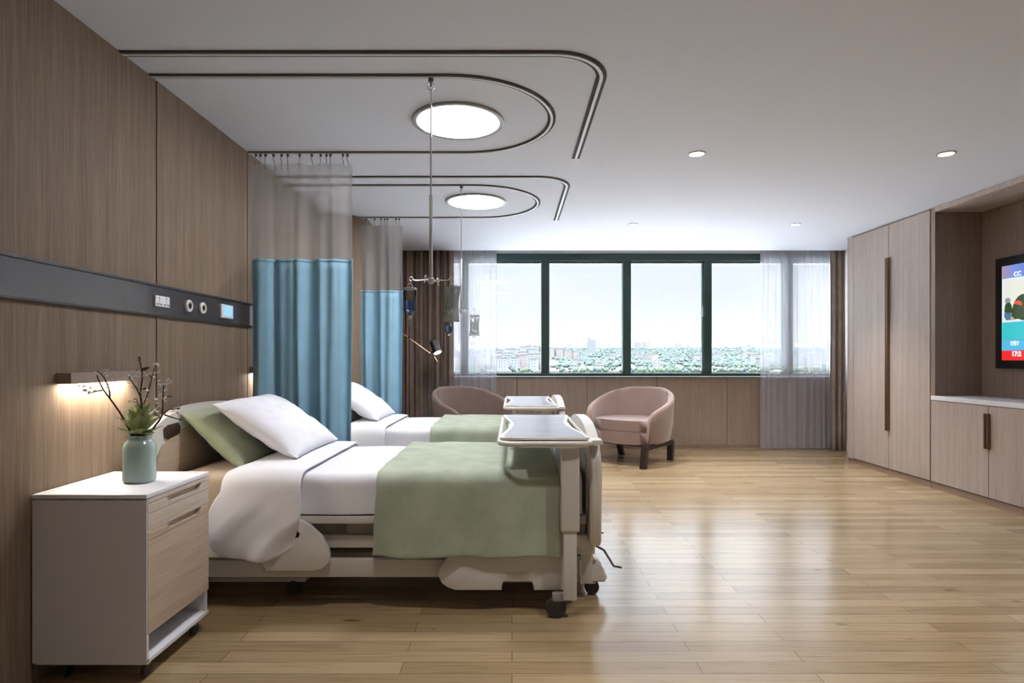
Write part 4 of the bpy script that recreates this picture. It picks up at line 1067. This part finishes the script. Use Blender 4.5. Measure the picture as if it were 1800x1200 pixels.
b_ = MB(); b_.prism([(40, GZ(40)), (7000, GZ(7000)), (7000, GZ(40)-60), (40, GZ(40)-60)], 'yz', -3500, 6500)
g_ = b_.build('town_ground', gm, smooth=False); struct(g_); g_.name = 'ground'
struct(MB().box(-30, 40, 9.5, 40, -3.4, -3.0).build('added_bounce_slab', mat('pale_bounce_surface', (.75, .75, .76), .9), smooth=False))  # unseen pale slab added below the window, bounces sunlight up to the ceiling
T_mats = [mat(n_, tuple(c*CITY for c in q_), .95) for n_, q_ in (('tree_teal', (.100, .185, .155)), ('tree_green', (.14, .26, .12)), ('tree_olive', (.26, .33, .15)))]
Rc = random.Random(11)
occupied = []
def building(x, y, w, dpt, h, m, label, group, name='apartment_block', roofbox=True):
    z = GZ(y-dpt/2)
    b = MB(); b.box(x-w/2, x+w/2, y-dpt/2, y+dpt/2, z-2, z+h); occupied.append((x, y, w/2, dpt/2))
    if roofbox: b.box(x-w*.12, x+w*.10, y-dpt*.2, y+dpt*.2, z+h, z+h+2.4)
    b.box(x-w/2-.4, x+w/2+.4, y-dpt/2-.4, y+dpt/2+.4, z+h, z+h+.7)
    o = b.build(name, m, origin=(x, y, z), smooth=False, merge=False)
    return tag(o, label, 'building', group)
def at(px, d): return (px-900)*d/F
# the grey tower in the second pane
occupied += [(at(1040, 1400), 1407, 12, 9), (at(1121, 2300), 2307, 13, 9), (at(1155, 640), 643, 5, 5)]
y = 1400; z = GZ(y)
b = MB(); w = 19
b.box(at(1040, y)-w/2, at(1040, y)+w/2, y, y+14, z-2, CAMZ+33*y/F-6); b.box(at(1041, y)-w*.28, at(1041, y)+w*.42, y+2, y+12, CAMZ+33*y/F-6, CAMZ+33*y/F)
b.box(at(1037, y)-w*.2, at(1037, y)+w*.1, y+4, y+9, CAMZ+33*y/F, CAMZ+36*y/F)
tag(b.build('tower_block', F_grey, origin=(at(1040, y), y, z), smooth=False, merge=False), 'pale grey tower rising above the town in the second wide window pane', 'building')
y = 2300; z = GZ(y)
tag(MB().box(at(1121, y)-10, at(1121, y)+12, y, y+14, z-2, CAMZ+28*y/F).build('tower_block', F_grey, origin=(at(1121, y), y, z), smooth=False), 'faint distant tower in the third window pane near the horizon', 'building')
y = 640; z = GZ(y)
b = MB(); b.box(at(1155, y)-3.5, at(1155, y)+3.5, y, y+7, z-1, z+10); b.prism([(at(1155, y)-3.5, z+10), (at(1155, y)+3.5, z+10), (at(1155, y), z+17)], 'xz', y, y+7)
tag(b.build('church', F_roof, origin=(at(1155, y), y, z), smooth=False), 'small white church with a pointed gable low in the third pane', 'building')
# near-left white apartment rows
for row, (d, h) in enumerate(((640, 15), (690, 17), (760, 17), (840, 19))):
    px = 800 + row*7
    while px < 952:
        wpx = Rc.uniform(11, 22)
        building(at(px+wpx/2, d), d+Rc.uniform(-8, 8), wpx*d/F*.9, 12, h*Rc.uniform(.75, 1.1), F_white if Rc.random() < .8 else F_pink,
                 'white apartment block among the dense rows seen in the leftmost pane', 'white apartment rows outside')
        px += wpx + Rc.uniform(.5, 3)
for px, d, wpx, h in ((878,1000,14,16),(893,1000,12,14),(905,950,10,15),(920,1020,12,22),(930,1040,9,24),(942,1050,10,23),(952,1060,9,22),(968,1050,12,20),(982,1060,16,18),(998,1060,14,16),(1012,1050,10,14)):
    building(at(px, d), d, wpx*d/F, 14, h, F_pink if px not in (920, 942) else F_white, 'pinkish mid-distance apartment block left of the grey tower', 'pinkish mid-distance blocks')
for k in range(40):
    d = Rc.uniform(640, 1200); px = Rc.uniform(975, 1230) if k < 22 else Rc.uniform(1245, 1460); wpx = Rc.uniform(8, 22)
    building(at(px, d), d, wpx*d/F, 10, Rc.uniform(5, 9) if k < 22 else Rc.uniform(6, 14), F_roof if Rc.random() < .7 else F_white, 'low pale-roofed building between the trees', 'low buildings among the trees', 'low_building', False)
for k in range(55):
    d = Rc.uniform(1300, 4200); px = Rc.uniform(700, 1520); wpx = Rc.uniform(4, 14)
    building(at(px, d), d, wpx*d/F, 20, Rc.uniform(3, 8)*d/F, F_white if Rc.random() < .5 else F_pink, 'distant pale building near the hazy horizon', 'distant pale buildings', 'distant_building', False)
# trees: 300 nearest as individuals, the rest as one woodland
protos = []
for k in range(5):
    b = MB(); b.ico((0, 0, 3.4), 2.6, 2, (1, 1, 1.15), .16)
    for _ in range(3): b.ico((Rc.uniform(-1.4, 1.4), Rc.uniform(-1.2, 1.2), Rc.uniform(2.2, 4.4)), 1.7, 1, (1, 1, 1), .2)
    b.tube([(0, 0, -1), (0, 0, 2)], .3, 5)
    protos.append(mesh_of(b, 'tree', [T_mats[(0, 0, 1, 1, 2)[k]]]))
def dens(px, d): return nz(px*.03, d*.012, 3.3, 1) + (.25 if px > 985 else -.30)
spots = []
while len(spots) < 6500:
    d = 590 + 2000*Rc.random()**1.7; px = Rc.uniform(700, 1520)
    if dens(px, d) > Rc.uniform(-.15, .25) and not any(abs(at(px, d)-ox) < ow+6 and abs(d-oy) < od+6 for ox, oy, ow, od in occupied): spots.append((d, px))
spots.sort()
near, far = [], []
for d, px in spots:
    if len(near) < 300 and d < 1500:
        if all((at(px, d)-at(q, e_))**2 + (d-e_)**2 > 30 for e_, q in near): near.append((d, px))
    elif d > 700: far.append((d, px))
dmax = max(d for d, px in near)
far = [q for q in far if q[0] > dmax + 14]
for k, (d, px) in enumerate(near):
    o = bpy.data.objects.new('tree', protos[Rc.randrange(5)]); C.objects.link(o); o.location = (at(px, d), d, GZ(d)); s = Rc.uniform(.50, .74)
    o.scale = (s, s, s*Rc.uniform(.8, 1.2)); o.rotation_euler.z = Rc.uniform(0, 6)
    tag(o, 'green tree in the park below the window, among the nearest trees', 'tree', 'nearest trees below the window')
b = MB()
for d, px in far:
    s = Rc.uniform(1.2, 2.5)*(1 + d/2500); b.ico((at(px, d), d, GZ(d)+s*.7), s, 1, (1.2, 1, 1.0), .2)
wd = b.build('woodland', T_mats[0], origin=(at(1100, 1500), 1500, GZ(1500)), merge=False)
tag(wd, 'teal woodland spreading between the town blocks towards the horizon', 'trees', kind='stuff')
# aerial haze over the town
HZ = bpy.data.materials.new('aerial_haze'); HZ.use_nodes = True; N, L = HZ.node_tree.nodes, HZ.node_tree.links; N.clear()
o_ = N.new('ShaderNodeOutputMaterial'); v_ = N.new('ShaderNodeVolumeScatter'); v_.inputs['Color'].default_value = (.93, .97, 1, 1)
v_.inputs['Density'].default_value = HAZE; v_.inputs['Anisotropy'].default_value = .0; L.new(v_.outputs[0], o_.inputs['Volume'])
if HAZE > 0:
    hz = MB().box(-3400, 6400, 300, 6900, -40, 330).build('haze', HZ, origin=(0, 3000, 0), smooth=False)
    tag(hz, 'pale aerial haze lying over the distant town', 'haze', kind='stuff')

# ------------------------------------------------------------------ daylight
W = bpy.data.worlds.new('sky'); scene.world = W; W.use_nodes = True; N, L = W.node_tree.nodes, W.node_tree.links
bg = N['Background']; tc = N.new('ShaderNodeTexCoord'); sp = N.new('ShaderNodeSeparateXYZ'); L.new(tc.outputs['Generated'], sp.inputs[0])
cn = N.new('ShaderNodeTexNoise'); mp = N.new('ShaderNodeMapping'); mp.inputs['Scale'].default_value = (1, 1, 4); L.new(tc.outputs['Generated'], mp.inputs[0]); L.new(mp.outputs[0], cn.inputs[0])
cn.inputs['Scale'].default_value = 3.0; cn.inputs['Detail'].default_value = 5
col = ramp(N, L, sp.outputs['Z'], [(0.0, SKY0), (.12, SKY1), (.30, SKY2), (1.0, (.72, .86, 1.0))])
cl = ramp(N, L, cn.outputs['Fac'], [(.50, (0, 0, 0)), (.68, (1, 1, 1))])
mc_ = N.new('ShaderNodeMixRGB'); mc_.inputs[2].default_value = (.86, .87, .88, 1); ms_ = N.new('ShaderNodeMath'); ms_.operation = 'MULTIPLY'; ms_.inputs[1].default_value = .5
L.new(cl.outputs[0], ms_.inputs[0]); L.new(ms_.outputs[0], mc_.inputs[0]); L.new(col.outputs[0], mc_.inputs[1]); L.new(mc_.outputs[0], bg.inputs['Color'])
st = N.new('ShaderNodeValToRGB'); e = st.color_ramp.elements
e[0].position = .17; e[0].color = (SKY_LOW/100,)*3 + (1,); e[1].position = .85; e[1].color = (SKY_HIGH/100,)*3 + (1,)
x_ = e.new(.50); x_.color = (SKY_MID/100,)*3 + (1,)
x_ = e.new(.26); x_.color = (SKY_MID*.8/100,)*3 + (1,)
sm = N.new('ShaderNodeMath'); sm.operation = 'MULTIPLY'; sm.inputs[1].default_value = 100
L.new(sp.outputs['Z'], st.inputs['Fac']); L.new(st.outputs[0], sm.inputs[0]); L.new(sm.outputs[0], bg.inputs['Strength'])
sun = light('sun', 'SUN', (0, -50, 80), SUN, (1, .96, .90), angle=math.radians(1.5)); sun.rotation_euler = (math.radians(48), 0, math.radians(-20))
W.cycles.sampling_method = 'MANUAL'; W.cycles.sample_map_resolution = 512
